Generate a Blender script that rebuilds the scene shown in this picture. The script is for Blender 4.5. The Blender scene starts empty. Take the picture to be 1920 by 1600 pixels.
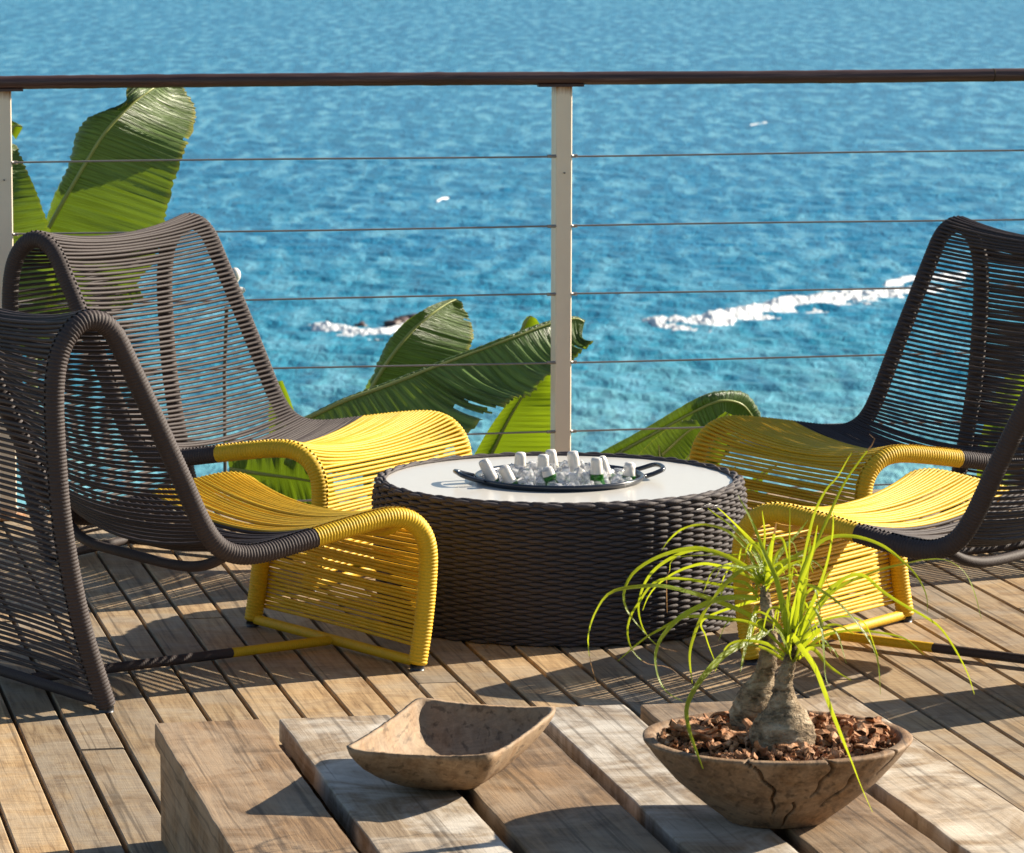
import bpy, bmesh, math, random
import numpy as np
from mathutils import Vector, Matrix

S = bpy.context.scene
COL = S.collection
rnd = random.Random(7)
nr = np.random.default_rng(11)

# ---------------------------------------------------------------- camera
FPX, CAMH = 7800.0, 1.76
PITCH, ROLL = math.atan(1028 / FPX), 0.002
cF = np.array([0, math.cos(PITCH), -math.sin(PITCH)])
_u = np.array([0, math.sin(PITCH), math.cos(PITCH)])
_r = np.array([1.0, 0, 0])
cR = _r * math.cos(ROLL) + _u * math.sin(ROLL)
cU = -_r * math.sin(ROLL) + _u * math.cos(ROLL)
cC = np.array([0, 0, CAMH])
cam = bpy.data.cameras.new('camera')
camo = bpy.data.objects.new('camera', cam)
COL.objects.link(camo)
camo.matrix_world = Matrix(((cR[0], cU[0], -cF[0], cC[0]), (cR[1], cU[1], -cF[1], cC[1]),
                            (cR[2], cU[2], -cF[2], cC[2]), (0, 0, 0, 1)))
cam.sensor_fit = 'HORIZONTAL'
cam.sensor_width = 36
cam.lens = FPX / 1920 * 36
cam.clip_start, cam.clip_end = 0.5, 60000
cam.dof.use_dof = True
cam.dof.focus_distance = 8.7
cam.dof.aperture_fstop = 20.0
S.camera = camo

# ---------------------------------------------------------------- world and sun
SUN_AZ, SUN_EL = math.radians(63.0), math.radians(27.0)      # azimuth to the right of straight ahead
w = bpy.data.worlds.new('World')
S.world = w
w.use_nodes = True
wn = w.node_tree
for n_ in list(wn.nodes):
    wn.nodes.remove(n_)
wo = wn.nodes.new('ShaderNodeOutputWorld')
wb = wn.nodes.new('ShaderNodeBackground')
ws = wn.nodes.new('ShaderNodeTexSky')
ws.sky_type = 'NISHITA'
ws.sun_disc = False
ws.sun_elevation = SUN_EL
ws.sun_rotation = SUN_AZ
ws.altitude = 20
ws.air_density = 1.0
ws.dust_density = 0.6
ws.ozone_density = 1.0
wb.inputs['Strength'].default_value = 0.06
wn.links.new(ws.outputs[0], wb.inputs[0])
wn.links.new(wb.outputs[0], wo.inputs[0])

sl = bpy.data.lights.new('sun', 'SUN')
sl.energy = 5.0
sl.angle = math.radians(0.5)
sl.color = (1.0, 0.90, 0.74)
so = bpy.data.objects.new('sun', sl)
COL.objects.link(so)
SUND = Vector((math.sin(SUN_AZ) * math.cos(SUN_EL), math.cos(SUN_AZ) * math.cos(SUN_EL), math.sin(SUN_EL)))
so.rotation_euler = SUND.to_track_quat('Z', 'Y').to_euler()
so.location = (6, 4, 8)

S.view_settings.view_transform = 'Standard'
S.view_settings.look = 'None'
S.view_settings.exposure = 1.1
S.view_settings.gamma = 1.0
S.view_settings.use_curve_mapping = False

# ---------------------------------------------------------------- geometry helpers
def ray(x, y):
    return cF + cR * (x - 960) / FPX + cU * (800 - y) / FPX

def onz(x, y, z=0.0):
    d = ray(x, y)
    return cC + d * ((z - CAMH) / d[2])

def ony(x, y, Y):
    d = ray(x, y)
    return cC + d * (Y / d[1])


class MB:
    def __init__(s):
        s.v, s.f, s.m, s.n, s.uv = [], [], [], 0, []

    def add(s, v, f, mat=0, uv=None):
        v = np.asarray(v, float).reshape(-1, 3)
        f = np.asarray(f, int)
        s.v.append(v)
        s.f.append(f + s.n)
        if np.isscalar(mat):
            mat = np.full(len(f), mat)
        s.m.append(np.asarray(mat, int))
        s.uv.append(uv if uv is not None else np.zeros((len(v), 2)))
        s.n += len(v)
        return s

    def mesh(s, name, mats, smooth=True, uv=False):
        me = bpy.data.meshes.new(name)
        v = np.concatenate(s.v)
        me.vertices.add(len(v))
        me.vertices.foreach_set('co', v.ravel())
        li, st, k = [], [], 0
        for f in s.f:
            li.append(f.ravel())
            st.append(k + np.arange(len(f)) * f.shape[1])
            k += f.size
        li, st = np.concatenate(li), np.concatenate(st)
        me.loops.add(len(li))
        me.loops.foreach_set('vertex_index', li.astype(np.int32))
        me.polygons.add(len(st))
        me.polygons.foreach_set('loop_start', st.astype(np.int32))
        me.polygons.foreach_set('material_index', np.concatenate(s.m).astype(np.int32))
        me.polygons.foreach_set('use_smooth', np.full(len(st), smooth))
        if uv:
            ul = me.uv_layers.new(name='UVMap')
            ul.data.foreach_set('uv', np.concatenate(s.uv)[li].astype(np.float32).ravel())
        for m_ in (mats if isinstance(mats, (list, tuple)) else [mats]):
            me.materials.append(m_)
        me.update(calc_edges=True)
        me.validate()
        return me

    def obj(s, name, mats, parent=None, smooth=True, uv=False):
        return link(name, s.mesh(name, mats, smooth, uv), parent)


def link(name, data, parent=None, loc=None, rotz=0):
    o = bpy.data.objects.new(name, data)
    COL.objects.link(o)
    if parent is not None:
        o.parent = parent
    if loc is not None:
        o.location = Vector([float(q) for q in loc])
    if rotz:
        o.rotation_euler = (0, 0, rotz)
    return o


def tag(o, label=None, cat=None, group=None, kind=None):
    if label: o['label'] = label
    if cat: o['category'] = cat
    if group: o['group'] = group
    if kind: o['kind'] = kind
    return o


def thing(name, loc, label, cat, group=None, rotz=0):
    return tag(link(name, None, None, loc, rotz), label, cat, group)


def smoothpath(pts, n, closed=False, it=0):
    """Catmull-Rom through pts, resampled to n evenly spaced points."""
    p = np.asarray(pts, float)
    if closed:
        q = np.vstack([p[-1], p, p[0], p[1]])
    else:
        q = np.vstack([2 * p[0] - p[1], p, 2 * p[-1] - p[-2]])
    out = []
    m = 24
    for i in range(len(q) - 3):
        t = np.linspace(0, 1, m, endpoint=False)[:, None]
        a, b, c, d = q[i], q[i + 1], q[i + 2], q[i + 3]
        out.append(0.5 * (2 * b + (c - a) * t + (2 * a - 5 * b + 4 * c - d) * t ** 2 + (3 * b - a - 3 * c + d) * t ** 3))
    out.append(q[-2][None])
    o = np.vstack(out)
    s = np.r_[0, np.cumsum(np.linalg.norm(np.diff(o, axis=0), axis=1))]
    t = np.linspace(0, s[-1], n)
    return np.stack([np.interp(t, s, o[:, k]) for k in range(o.shape[1])], 1)


def tube(path, rad, sides=8, closed=False, caps=True, flat=1.0, up=None):
    P_ = np.asarray(path, float)
    n = len(P_)
    rad = np.full(n, rad) if np.isscalar(rad) else np.asarray(rad)
    if closed:
        T = np.roll(P_, -1, 0) - np.roll(P_, 1, 0)
    else:
        T = np.gradient(P_, axis=0)
    T /= np.linalg.norm(T, axis=1)[:, None] + 1e-12
    N = np.zeros_like(P_)
    if up is None:
        up = np.array([0, 0, 1.0]) if abs(T[0][2]) < .9 else np.array([1.0, 0, 0])
    c = up - T[0] * np.dot(up, T[0])
    N[0] = c / np.linalg.norm(c)
    for i in range(1, n):
        c = N[i - 1] - T[i] * np.dot(N[i - 1], T[i])
        N[i] = c / np.linalg.norm(c)
    B = np.cross(T, N)
    a = np.linspace(0, 2 * np.pi, sides, endpoint=False)
    ring = (N[:, None, :] * (np.cos(a) * flat)[None, :, None] + B[:, None, :] * np.sin(a)[None, :, None]) * rad[:, None, None]
    V = (P_[:, None, :] + ring).reshape(-1, 3)
    i = np.arange(n if closed else n - 1)[:, None]
    j = np.arange(sides)[None, :]
    i2, j2 = (i + 1) % n, (j + 1) % sides
    f = np.stack([i * sides + j, i2 * sides + j, i2 * sides + j2, i * sides + j2], -1).reshape(-1, 4)
    if caps and not closed:
        V = np.vstack([V, P_[0], P_[-1]])
        k = np.arange(sides)
        c0 = np.stack([np.full(sides, n * sides), (k + 1) % sides, k, k], 1)
        b_ = (n - 1) * sides
        c1 = np.stack([np.full(sides, n * sides + 1), b_ + k, b_ + (k + 1) % sides, b_ + (k + 1) % sides], 1)
        return V, f, (c0[:, :3], c1[:, :3])
    return V, f, None


def add_tube(mb, path, rad, sides=8, mat=0, closed=False, **k):
    V, f, caps = tube(path, rad, sides, closed, **k)
    base = mb.n
    mb.add(V, f, mat)
    if caps:
        for c in caps:
            mb.f.append(c + base)
            mb.m.append(np.full(len(c), mat if np.isscalar(mat) else int(mat[-1])))
    return mb


def lathe(mb, prof, n=64, c=(0, 0, 0), mat=0, wob=None):
    pr = np.asarray(prof, float)
    a = np.linspace(0, 2 * np.pi, n, endpoint=False)
    r = pr[:, 0][:, None] * np.ones(n)[None]
    if wob is not None:
        r = wob(r, a[None, :], pr[:, 1][:, None])
    V = np.stack([r * np.cos(a) + c[0], r * np.sin(a) + c[1], np.repeat(pr[:, 1][:, None], n, 1) + c[2]], -1).reshape(-1, 3)
    i = np.arange(len(pr) - 1)[:, None]
    j = np.arange(n)[None]
    f = np.stack([i * n + j, i * n + (j + 1) % n, (i + 1) * n + (j + 1) % n, (i + 1) * n + j], -1).reshape(-1, 4)
    mb.add(V, f, mat)
    return mb


def gridfaces(nu, nv):
    i = np.arange(nu - 1)[:, None]
    j = np.arange(nv - 1)[None]
    return np.stack([i * nv + j, (i + 1) * nv + j, (i + 1) * nv + j + 1, i * nv + j + 1], -1).reshape(-1, 4)


def box(mb, x0, x1, y0, y1, z0, z1, ch=0.0, mat=0):
    """box with its long (y) top edges chamfered by ch"""
    if ch:
        sec = [(x0, z0), (x1, z0), (x1, z1 - ch), (x1 - ch, z1), (x0 + ch, z1), (x0, z1 - ch)]
    else:
        sec = [(x0, z0), (x1, z0), (x1, z1), (x0, z1)]
    k = len(sec)
    V = [(x, y0, z) for x, z in sec] + [(x, y1, z) for x, z in sec]
    f = [[i, (i + 1) % k, k + (i + 1) % k, k + i] for i in range(k)]
    base = mb.n
    mb.add(V, f, mat)
    mb.f.append(np.array([list(range(k))[::-1]]) + base)
    mb.m.append(np.array([mat]))
    mb.f.append(np.array([[k + i for i in range(k)]]) + base)
    mb.m.append(np.array([mat]))
    return mb

# ---------------------------------------------------------------- materials
class NT:
    def __init__(s, name):
        s.m = bpy.data.materials.new(name)
        s.m.use_nodes = True
        s.t = s.m.node_tree
        s.b = s.t.nodes['Principled BSDF']
        s.out = s.t.nodes['Material Output']

    def n(s, kind, ins=None, **props):
        x = s.t.nodes.new('ShaderNode' + kind)
        for k, v in props.items():
            setattr(x, k, v)
        for k, v in (ins or {}).items():
            s.set(x.inputs[k], v)
        return x

    def set(s, sock, v):
        if isinstance(v, bpy.types.NodeSocket):
            s.t.links.new(v, sock)
        else:
            sock.default_value = v

    def coord(s, scale=(1, 1, 1), kind='Object', rand=0.0, rot=(0, 0, 0)):
        tc = s.n('TexCoord')
        c = tc.outputs[kind]
        if rand:
            oi = s.n('ObjectInfo')
            mu = s.n('Math', {0: oi.outputs['Random'], 1: rand}, operation='MULTIPLY')
            c = s.n('VectorMath', {0: c, 1: mu.outputs[0]}, operation='ADD').outputs[0]
        return s.n('Mapping', {'Vector': c, 'Scale': scale, 'Rotation': rot}).outputs[0]

    def noise(s, vec, scale=5, detail=4, rough=0.55, dist=0.0):
        return s.n('TexNoise', {'Vector': vec, 'Scale': scale, 'Detail': detail, 'Roughness': rough, 'Distortion': dist}).outputs[0]

    def ramp(s, fac, stops, interp='LINEAR'):
        r = s.n('ValToRGB', {'Fac': fac})
        r.color_ramp.interpolation = interp
        e = r.color_ramp.elements
        while len(e) < len(stops):
            e.new(0.5)
        for el, (p, c) in zip(e, stops):
            el.position = p
            el.color = (*c, 1) if len(c) == 3 else c
        return r.outputs[0]

    def mix(s, fac, a, b, mode='MIX'):
        x = s.n('Mix', data_type='RGBA', blend_type=mode)
        s.set(x.inputs[0], fac)
        s.set(x.inputs[6], (*a, 1) if isinstance(a, tuple) and len(a) == 3 else a)
        s.set(x.inputs[7], (*b, 1) if isinstance(b, tuple) and len(b) == 3 else b)
        return x.outputs[2]

    def math(s, op, a, b=0.0, clamp=False):
        x = s.n('Math', {0: a, 1: b}, operation=op)
        x.use_clamp = clamp
        return x.outputs[0]

    def bump(s, h, strength=0.3, dist=0.01):
        x = s.n('Bump', {'Height': h, 'Strength': strength, 'Distance': dist})
        s.t.links.new(x.outputs[0], s.b.inputs['Normal'])
        return x.outputs[0]

    def base(s, c, rough=0.6, spec=0.5, metal=0.0):
        s.set(s.b.inputs['Base Color'], (*c, 1) if isinstance(c, tuple) and len(c) == 3 else c)
        s.set(s.b.inputs['Roughness'], rough)
        s.b.inputs['Specular IOR Level'].default_value = spec
        s.b.inputs['Metallic'].default_value = metal
        return s


def plain(name, c, rough=0.6, spec=0.5, metal=0.0, var=0.15, scale=30):
    t = NT(name)
    v = t.noise(t.coord(), scale, 3)
    col = t.mix(v, tuple(q * (1 - var) for q in c), tuple(min(1, q * (1 + var)) for q in c))
    return t.base(col, rough, spec, metal).m


def wood_mat(name, dark, mid, light, grey, longscale=1.0, blotch=3.0, greyamt=0.5, cross=0.25, rough=0.7, bumps=0.25):
    t = NT(name)
    v = t.coord((1, 1, 1), rand=37.0)
    g = t.n('Mapping', {'Vector': v, 'Scale': (26, 1.5 * longscale, 26)}).outputs[0]
    grain = t.noise(g, 3.0, 5, 0.6, 0.6)
    fine = t.noise(t.n('Mapping', {'Vector': v, 'Scale': (160, 6, 160)}).outputs[0], 2.0, 3, 0.6)
    saw = t.noise(t.n('Mapping', {'Vector': v, 'Scale': (4, 130, 20), 'Rotation': (0, 0, 0.03)}).outputs[0], 1.6, 3, 0.65)
    bl = t.noise(v, blotch, 5, 0.62, 0.9)
    col = t.ramp(grain, [(0.3, dark), (0.5, mid), (0.72, light)])
    col = t.mix(t.ramp(fine, [(0.35, (0, 0, 0)), (0.65, (0.55, 0.55, 0.55))]), col, t.mix(0.6, col, light))
    col = t.mix(t.ramp(bl, [(0.42, (0, 0, 0)), (0.60, (greyamt,) * 3)]), col, grey)
    dk = t.noise(v, blotch * 2.3, 5, 0.65, 0.8)
    col = t.mix(t.ramp(dk, [(0.54, (0, 0, 0)), (0.70, (0.8, 0.8, 0.8))]), col, t.mix(0.65, col, dark))
    sw = t.ramp(saw, [(0.42, (1 - cross,) * 3), (0.6, (1, 1, 1))])
    col = t.mix(1.0, col, sw, 'MULTIPLY')
    ln = t.noise(t.n('Mapping', {'Vector': v, 'Scale': (75, 1.1, 75)}).outputs[0], 1.0, 3, 0.5, 0.3)
    col = t.mix(t.ramp(ln, [(0.58, (0, 0, 0)), (0.66, (0.7, 0.7, 0.7))]), col, t.mix(0.75, col, (0.03, 0.018, 0.01)))
    oi = t.n('ObjectInfo').outputs['Random']
    vr = t.ramp(oi, [(0, (0.68, 0.70, 0.73)), (0.5, (0.98, 0.98, 0.97)), (1, (1.18, 1.11, 0.98))])
    col = t.mix(1.0, col, vr, 'MULTIPLY')
    t.base(col, rough, 0.35)
    h = t.math('ADD', t.math('MULTIPLY', grain, 0.6), t.math('ADD', t.math('MULTIPLY', fine, 0.5), t.math('MULTIPLY', saw, 0.5)))
    t.bump(h, bumps, 0.004)
    return t.m


M_deck = wood_mat('deck_wood', (0.19, 0.11, 0.052), (0.40, 0.268, 0.145), (0.54, 0.39, 0.225), (0.43, 0.36, 0.275), 1.0, 4.0, 0.6, 0.2)
M_table_wood = wood_mat('weathered_table_wood', (0.105, 0.066, 0.036), (0.285, 0.20, 0.122), (0.44, 0.335, 0.225), (0.64, 0.575, 0.49), 0.7, 4.6, 0.95, 0.05, 0.75, 0.35)
M_table_brown = wood_mat('brown_table_wood', (0.070, 0.038, 0.017), (0.200, 0.120, 0.060), (0.36, 0.225, 0.115), (0.45, 0.35, 0.25), 0.7, 4.4, 0.5, 0.06, 0.75, 0.35)
M_bowl = wood_mat('carved_bowl_wood', (0.15, 0.080, 0.036), (0.27, 0.165, 0.088), (0.40, 0.265, 0.15), (0.35, 0.265, 0.18), 3.0, 9.0, 0.5, 0.12, 0.7, 0.2)
M_planter = wood_mat('planter_wood', (0.06, 0.029, 0.012), (0.22, 0.118, 0.054), (0.40, 0.24, 0.125), (0.38, 0.27, 0.18), 5.0, 8.0, 0.6, 0.15, 0.75, 0.3)
M_under = plain('deck_joist_dark', (0.05, 0.035, 0.022), 0.9, 0.1)


def cord_mat(name, c, rough, ribs=900):
    t = NT(name)
    v = t.coord()
    nz = t.noise(v, 240, 2)
    n2 = t.noise(v, 14, 3)
    col = t.mix(nz, tuple(q * 0.72 for q in c), tuple(min(1, q * 1.2) for q in c))
    col = t.mix(t.ramp(n2, [(0.4, (0, 0, 0)), (0.7, (0.35, 0.35, 0.35))]), col, tuple(min(1, q * 1.35) for q in c))
    t.base(col, rough, 0.4)
    t.bump(nz, 0.5, 0.0012)
    return t.m


M_dark = cord_mat('dark_brown_cord', (0.046, 0.032, 0.030), 0.7)
M_yel = cord_mat('yellow_cord', (0.67, 0.415, 0.010), 0.58)
M_drum = cord_mat('dark_rope', (0.064, 0.052, 0.052), 0.72)
M_cap = plain('dark_plastic', (0.02, 0.022, 0.03), 0.4)
M_top = plain('white_laminate', (0.63, 0.60, 0.545), 0.24, 0.4, var=0.02)
M_tray = plain('tray_enamel', (0.016, 0.022, 0.034), 0.25, 0.6)
M_foil = NT('foil')
_f = M_foil
_v = _f.noise(_f.coord(), 90, 4, 0.6)
_f.base(_f.mix(_v, (0.66, 0.61, 0.55), (0.86, 0.81, 0.74)), 0.42, 0.5, 0.1)
_f.bump(_v, 0.4, 0.003)
M_foil = _f.m
t = NT('green_bottle_glass')
t.base((0.03, 0.22, 0.02), 0.06, 0.6)
t.b.inputs['Transmission Weight'].default_value = 0.55
M_glass = t.m
t = NT('clear_ice')
t.base((0.97, 0.97, 0.97), 0.06, 0.5)
t.b.inputs['Transmission Weight'].default_value = 0.78
t.b.inputs['IOR'].default_value = 1.31
M_ice = t.m
t = NT('packed_ice')
_n = t.noise(t.coord(), 60, 4)
t.base(t.mix(_n, (0.55, 0.57, 0.6), (0.9, 0.9, 0.9)), 0.3)
t.bump(_n, 0.8, 0.01)
M_icebed = t.m

t = NT('post_paint')
_v = t.coord()
_n = t.noise(_v, 14, 4)
col = t.mix(_n, (0.84, 0.70, 0.53), (0.92, 0.80, 0.62))
z_ = t.n('SeparateXYZ', {0: t.n('TexCoord').outputs['Object']}).outputs[2]
rz = t.math('ADD', z_, t.math('MULTIPLY', t.noise(t.n('Mapping', {'Vector': _v, 'Scale': (60, 60, 8)}).outputs[0], 1.5, 3), 0.06))
rust = t.math('MAXIMUM', t.ramp(rz, [(0.0, (0, 0, 0))]) if False else t.n('MapRange', {'Value': rz, 'From Min': 1.185, 'From Max': 1.215}).outputs[0],
              t.n('MapRange', {'Value': rz, 'From Min': 0.075, 'From Max': 0.03}).outputs[0])
col = t.mix(rust, col, (0.32, 0.12, 0.02))
t.base(col, 0.45, 0.4)
M_post = t.m

t = NT('handrail_wood')
_v = t.coord((2.2, 70, 70))
_n = t.noise(_v, 1.5, 5, 0.65)
t.base(t.ramp(_n, [(0.3, (0.030, 0.014, 0.012)), (0.55, (0.075, 0.036, 0.030)), (0.8, (0.19, 0.115, 0.095))]), 0.42, 0.5)
t.bump(_n, 0.3, 0.003)
M_hand = t.m
M_cable = plain('steel_cable', (0.30, 0.27, 0.25), 0.45, 0.5, 0.6)


def leaf_mat(name, c, tr, vein, rough=0.38, tw=0.45, ribs=110):
    t = NT(name)
    tc = t.n('TexCoord').outputs['UV']
    sv = t.n('Mapping', {'Vector': tc, 'Scale': (ribs, 1.2, 1)}).outputs[0]
    st = t.noise(sv, 1.0, 3, 0.6)
    big = t.noise(t.coord(), 9, 4, 0.6)
    col = t.mix(t.ramp(st, [(0.36, (0, 0, 0)), (0.62, (1, 1, 1))]), tuple(q * 0.42 for q in c), tuple(q * 1.75 for q in c))  # veins, contrast pushed so the colour also carries sunlit rib stripes
    col = t.mix(1.0, col, t.ramp(t.n('ObjectInfo').outputs['Random'], [(0, (.8, .86, .8)), (1, (1.25, 1.1, 1))]), 'MULTIPLY')
    col = t.mix(t.ramp(big, [(0.45, (0, 0, 0)), (0.75, (0.5, 0.5, 0.5))]), col, vein)
    edge = t.n('MapRange', {'Value': t.n('SeparateXYZ', {0: tc}).outputs[1], 'From Min': 0.92, 'From Max': 0.98}).outputs[0]
    col = t.mix(t.math('MULTIPLY', edge, 0.7), col, (0.42, 0.36, 0.05))
    t.base(col, rough, 0.5)
    t.bump(st, 1.0, 0.012)
    tl = t.n('BsdfTranslucent', {'Color': t.mix(st, (*(q * 0.75 for q in tr), 1), (*(min(1, q * 1.2) for q in tr), 1))})
    mx = t.n('MixShader', {0: tw, 1: t.b.outputs[0], 2: tl.outputs[0]})
    t.t.links.new(mx.outputs[0], t.out.inputs[0])
    return t.m


M_ban = leaf_mat('banana_leaf', (0.082, 0.140, 0.040), (0.20, 0.30, 0.008), (0.13, 0.19, 0.05), 0.40, tw=.27)
M_ban2 = leaf_mat('backlit_banana_leaf', (0.07, 0.13, 0.02), (0.30, 0.42, 0.01), (0.12, 0.19, 0.03), tw=.36)  # brighter copy of the leaf, backlight put into its translucent colour
M_rib = plain('leaf_midrib', (0.30, 0.33, 0.09), 0.4)
M_stem = plain('banana_stem', (0.14, 0.16, 0.06), 0.6)
M_palm = leaf_mat('ponytail_leaf', (0.17, 0.25, 0.018), (0.62, 0.70, 0.02), (0.22, 0.29, 0.04), 0.4, 0.42, 4)
M_palmdry = leaf_mat('dry_leaf_tip', (0.36, 0.20, 0.09), (0.4, 0.22, 0.09), (0.36, 0.20, 0.09), 0.6, 0.3, 4)
t = NT('palm_bark')
_v = t.coord((1, 1, 1.6))
_a = t.noise(_v, 26, 6, 0.7, 0.4)
_b = t.noise(_v, 90, 3, 0.6)
col = t.ramp(_a, [(0.36, (0.07, 0.048, 0.030)), (0.5, (0.33, 0.24, 0.15)), (0.64, (0.56, 0.45, 0.32))])
t.base(col, 0.85, 0.2)
t.bump(t.math('ADD', _a, t.math('MULTIPLY', _b, 0.5)), 1.0, 0.02)
M_bark = t.m
t = NT('bark_chip')
_a = t.noise(t.coord(rand=11.0), 55, 4, 0.65)
oi = t.n('ObjectInfo').outputs['Random']
gi = t.n('NewGeometry').outputs['Random Per Island']
col = t.ramp(_a, [(0.3, (0.13, 0.052, 0.022)), (0.5, (0.48, 0.24, 0.11)), (0.68, (0.70, 0.45, 0.28))])
col = t.mix(1.0, col, t.ramp(gi, [(0, (0.45, 0.42, 0.42)), (1, (1.15, 1.1, 1.1))]), 'MULTIPLY')
t.base(col, 0.8, 0.25)
t.bump(_a, 0.8, 0.006)
M_chip = t.m
M_soil = plain('potting_soil', (0.035, 0.018, 0.012), 0.95, 0.1, var=0.4)
M_rock = plain('wet_rock', (0.075, 0.045, 0.038), 0.5, 0.5, var=0.5, scale=2)
M_foam = plain('sea_foam', (0.66, 0.68, 0.69), 0.8, 0.2, var=0.08, scale=1)
M_lampw = plain('lamp_white', (0.75, 0.73, 0.68), 0.4, 0.5, var=0.04)
M_pole = plain('lamp_pole', (0.10, 0.09, 0.08), 0.5)
t = NT('hillside_scrub')
_a = t.noise(t.coord(), 0.8, 6, 0.7)
t.base(t.ramp(_a, [(0.35, (0.03, 0.045, 0.012)), (0.6, (0.07, 0.10, 0.03)), (0.8, (0.14, 0.12, 0.06))]), 0.9, 0.2)
M_hill = t.m

# sea: own colour goes from turquoise over the shallows to deeper blue, gloss, waves and painted mottling do the rest
SEAZ = -24.0
t = NT('sea_water')
pos = t.n('NewGeometry').outputs['Position']
sep = t.n('SeparateXYZ', {0: pos})
shore = t.n('MapRange', {'Value': sep.outputs[1], 'From Min': 165.0, 'From Max': 300.0}).outputs[0]
pat = t.noise(t.n('Mapping', {'Vector': pos, 'Scale': (0.10, 0.035, 0.1)}).outputs[0], 1.0, 4, 0.6, 0.5)
pat2 = t.noise(t.n('Mapping', {'Vector': pos, 'Scale': (0.60, 0.12, 0.3)}).outputs[0], 1.0, 3, 0.5, 0.4)  # light and dark of the swell, put into the colour
dep = t.math('ADD', shore, t.math('MULTIPLY', t.math('SUBTRACT', pat, 0.5), 0.9), True)
col = t.ramp(dep, [(0.0, (0.21, 0.46, 0.48)), (0.45, (0.030, 0.25, 0.365)), (1.0, (0.009, 0.185, 0.335))])
col = t.mix(t.ramp(pat2, [(0.34, (0.65, 0.65, 0.65)), (0.52, (0, 0, 0))]), col, (0.002, 0.105, 0.205))
col = t.mix(t.ramp(pat2, [(0.50, (0, 0, 0)), (0.68, (0.8, 0.8, 0.8))]), col, (0.14, 0.39, 0.51))
t.base(col, 0.34, 0.22)
t.b.inputs['IOR'].default_value = 1.33
wv = t.noise(t.n('Mapping', {'Vector': pos, 'Scale': (1.5, 0.65, 1.0), 'Rotation': (0, 0, 0.3)}).outputs[0], 1.0, 5, 0.6, 0.4)
t.bump(wv, 0.75, 0.5)
M_sea = t.m

# ---------------------------------------------------------------- sea and hillside
def sea_mesh():
    nrow, ncol = 560, 760
    ta = np.linspace(0.0205, 0.165, nrow)
    dist = (CAMH - SEAZ) / ta
    az = np.linspace(-0.21, 0.21, ncol)
    Y = dist[:, None] * np.ones(ncol)[None]
    X = dist[:, None] * az[None]
    dd = dist ** 2 / (CAMH - SEAZ) * (ta[1] - ta[0])
    dx = dist * (az[1] - az[0])
    Z = np.zeros_like(X)
    r_ = np.random.default_rng(5)
    for k in range(64):
        lam = 0.9 * (7 ** r_.random())
        th = math.radians(255) + r_.normal() * 0.55
        kx, ky = 2 * np.pi / lam * math.cos(th), 2 * np.pi / lam * math.sin(th)
        amp = 0.0072 * lam ** 0.7
        eff = lam / np.maximum(abs(math.cos(th)) * dx + abs(math.sin(th)) * dd, 1e-3)
        att = np.clip((eff - 2.0) / 2.5, 0, 1)[:, None]
        ph = kx * X + ky * Y + r_.random() * 7 + 0.6 * np.sin(0.11 * X + 0.05 * Y + k)
        Z += att * amp * (np.sin(ph) + 0.35 * np.cos(2 * ph))
    mb = MB().add(np.stack([X, Y, Z + SEAZ], -1).reshape(-1, 3), gridfaces(nrow, ncol))
    # flat sheet carrying the sea on to the horizon, just under the waves in view
    L = 45000
    mb.add([(-L, -L, SEAZ - .45), (L, -L, SEAZ - .45), (L, L, SEAZ - .45), (-L, L, SEAZ - .45)], [[0, 1, 2, 3]])
    return mb
tag(sea_mesh().obj('sea', M_sea), 'blue choppy sea filling the background beyond the railing', None, None, 'structure')

hm = MB()
hx, hy = np.linspace(-60, 60, 50), np.linspace(-14, 120, 60)
HX, HY = np.meshgrid(hx, hy)
HZ = np.interp(HY, [-14, 11.0, 12.0, 14, 30, 60, 100, 120], [-0.9, -0.9, -1.6, -3.0, -8, -16, -23, -26]) + 0.25 * np.sin(HX * .9) * np.cos(HY * .7)
HZ = np.where(HY < 11.5, -0.9, HZ)
hm.add(np.stack([HX, HY, HZ], -1).reshape(-1, 3), gridfaces(60, 50))
tag(hm.obj('hillside', M_hill), 'green hillside dropping from the deck to the sea', None, None, 'structure')


def blob(mb, c, s, seed, lvl=1):
    bm = bmesh.new()
    bmesh.ops.create_icosphere(bm, subdivisions=lvl, radius=1)
    r_ = np.random.default_rng(seed)
    V = np.array([v.co[:] for v in bm.verts])
    V *= (1 + r_.normal(0, .16, len(V)))[:, None]
    f = np.array([[v.index for v in q.verts] for q in bm.faces])
    bm.free()
    a = r_.random() * 6.28
    ca, sa = math.cos(a), math.sin(a)
    V = V * np.asarray(s)
    V = np.stack([V[:, 0] * ca - V[:, 1] * sa, V[:, 0] * sa + V[:, 1] * ca, V[:, 2]], 1)
    mb.add(V + np.asarray(c), f)


def fnoise(u, v, seed, octaves=4):
    """fractal value noise of two arrays, about -1..1"""
    r_ = np.random.default_rng(seed)
    out, amp, tot = np.zeros_like(u), 1.0, 0.0
    for o in range(octaves):
        g = r_.random((64, 64)) * 2 - 1
        a, b = u * 2 ** o + r_.random() * 64, v * 2 ** o + r_.random() * 64
        i, j = np.floor(a).astype(int), np.floor(b).astype(int)
        fa, fb = a - i, b - j
        fa, fb = fa * fa * (3 - 2 * fa), fb * fb * (3 - 2 * fb)
        i0, i1, j0, j1 = i % 64, (i + 1) % 64, j % 64, (j + 1) % 64
        out += amp * ((g[i0, j0] * (1 - fa) + g[i1, j0] * fa) * (1 - fb) + (g[i0, j1] * (1 - fa) + g[i1, j1] * fa) * fb)
        tot += amp
        amp *= 0.62
    return out / tot


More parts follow.
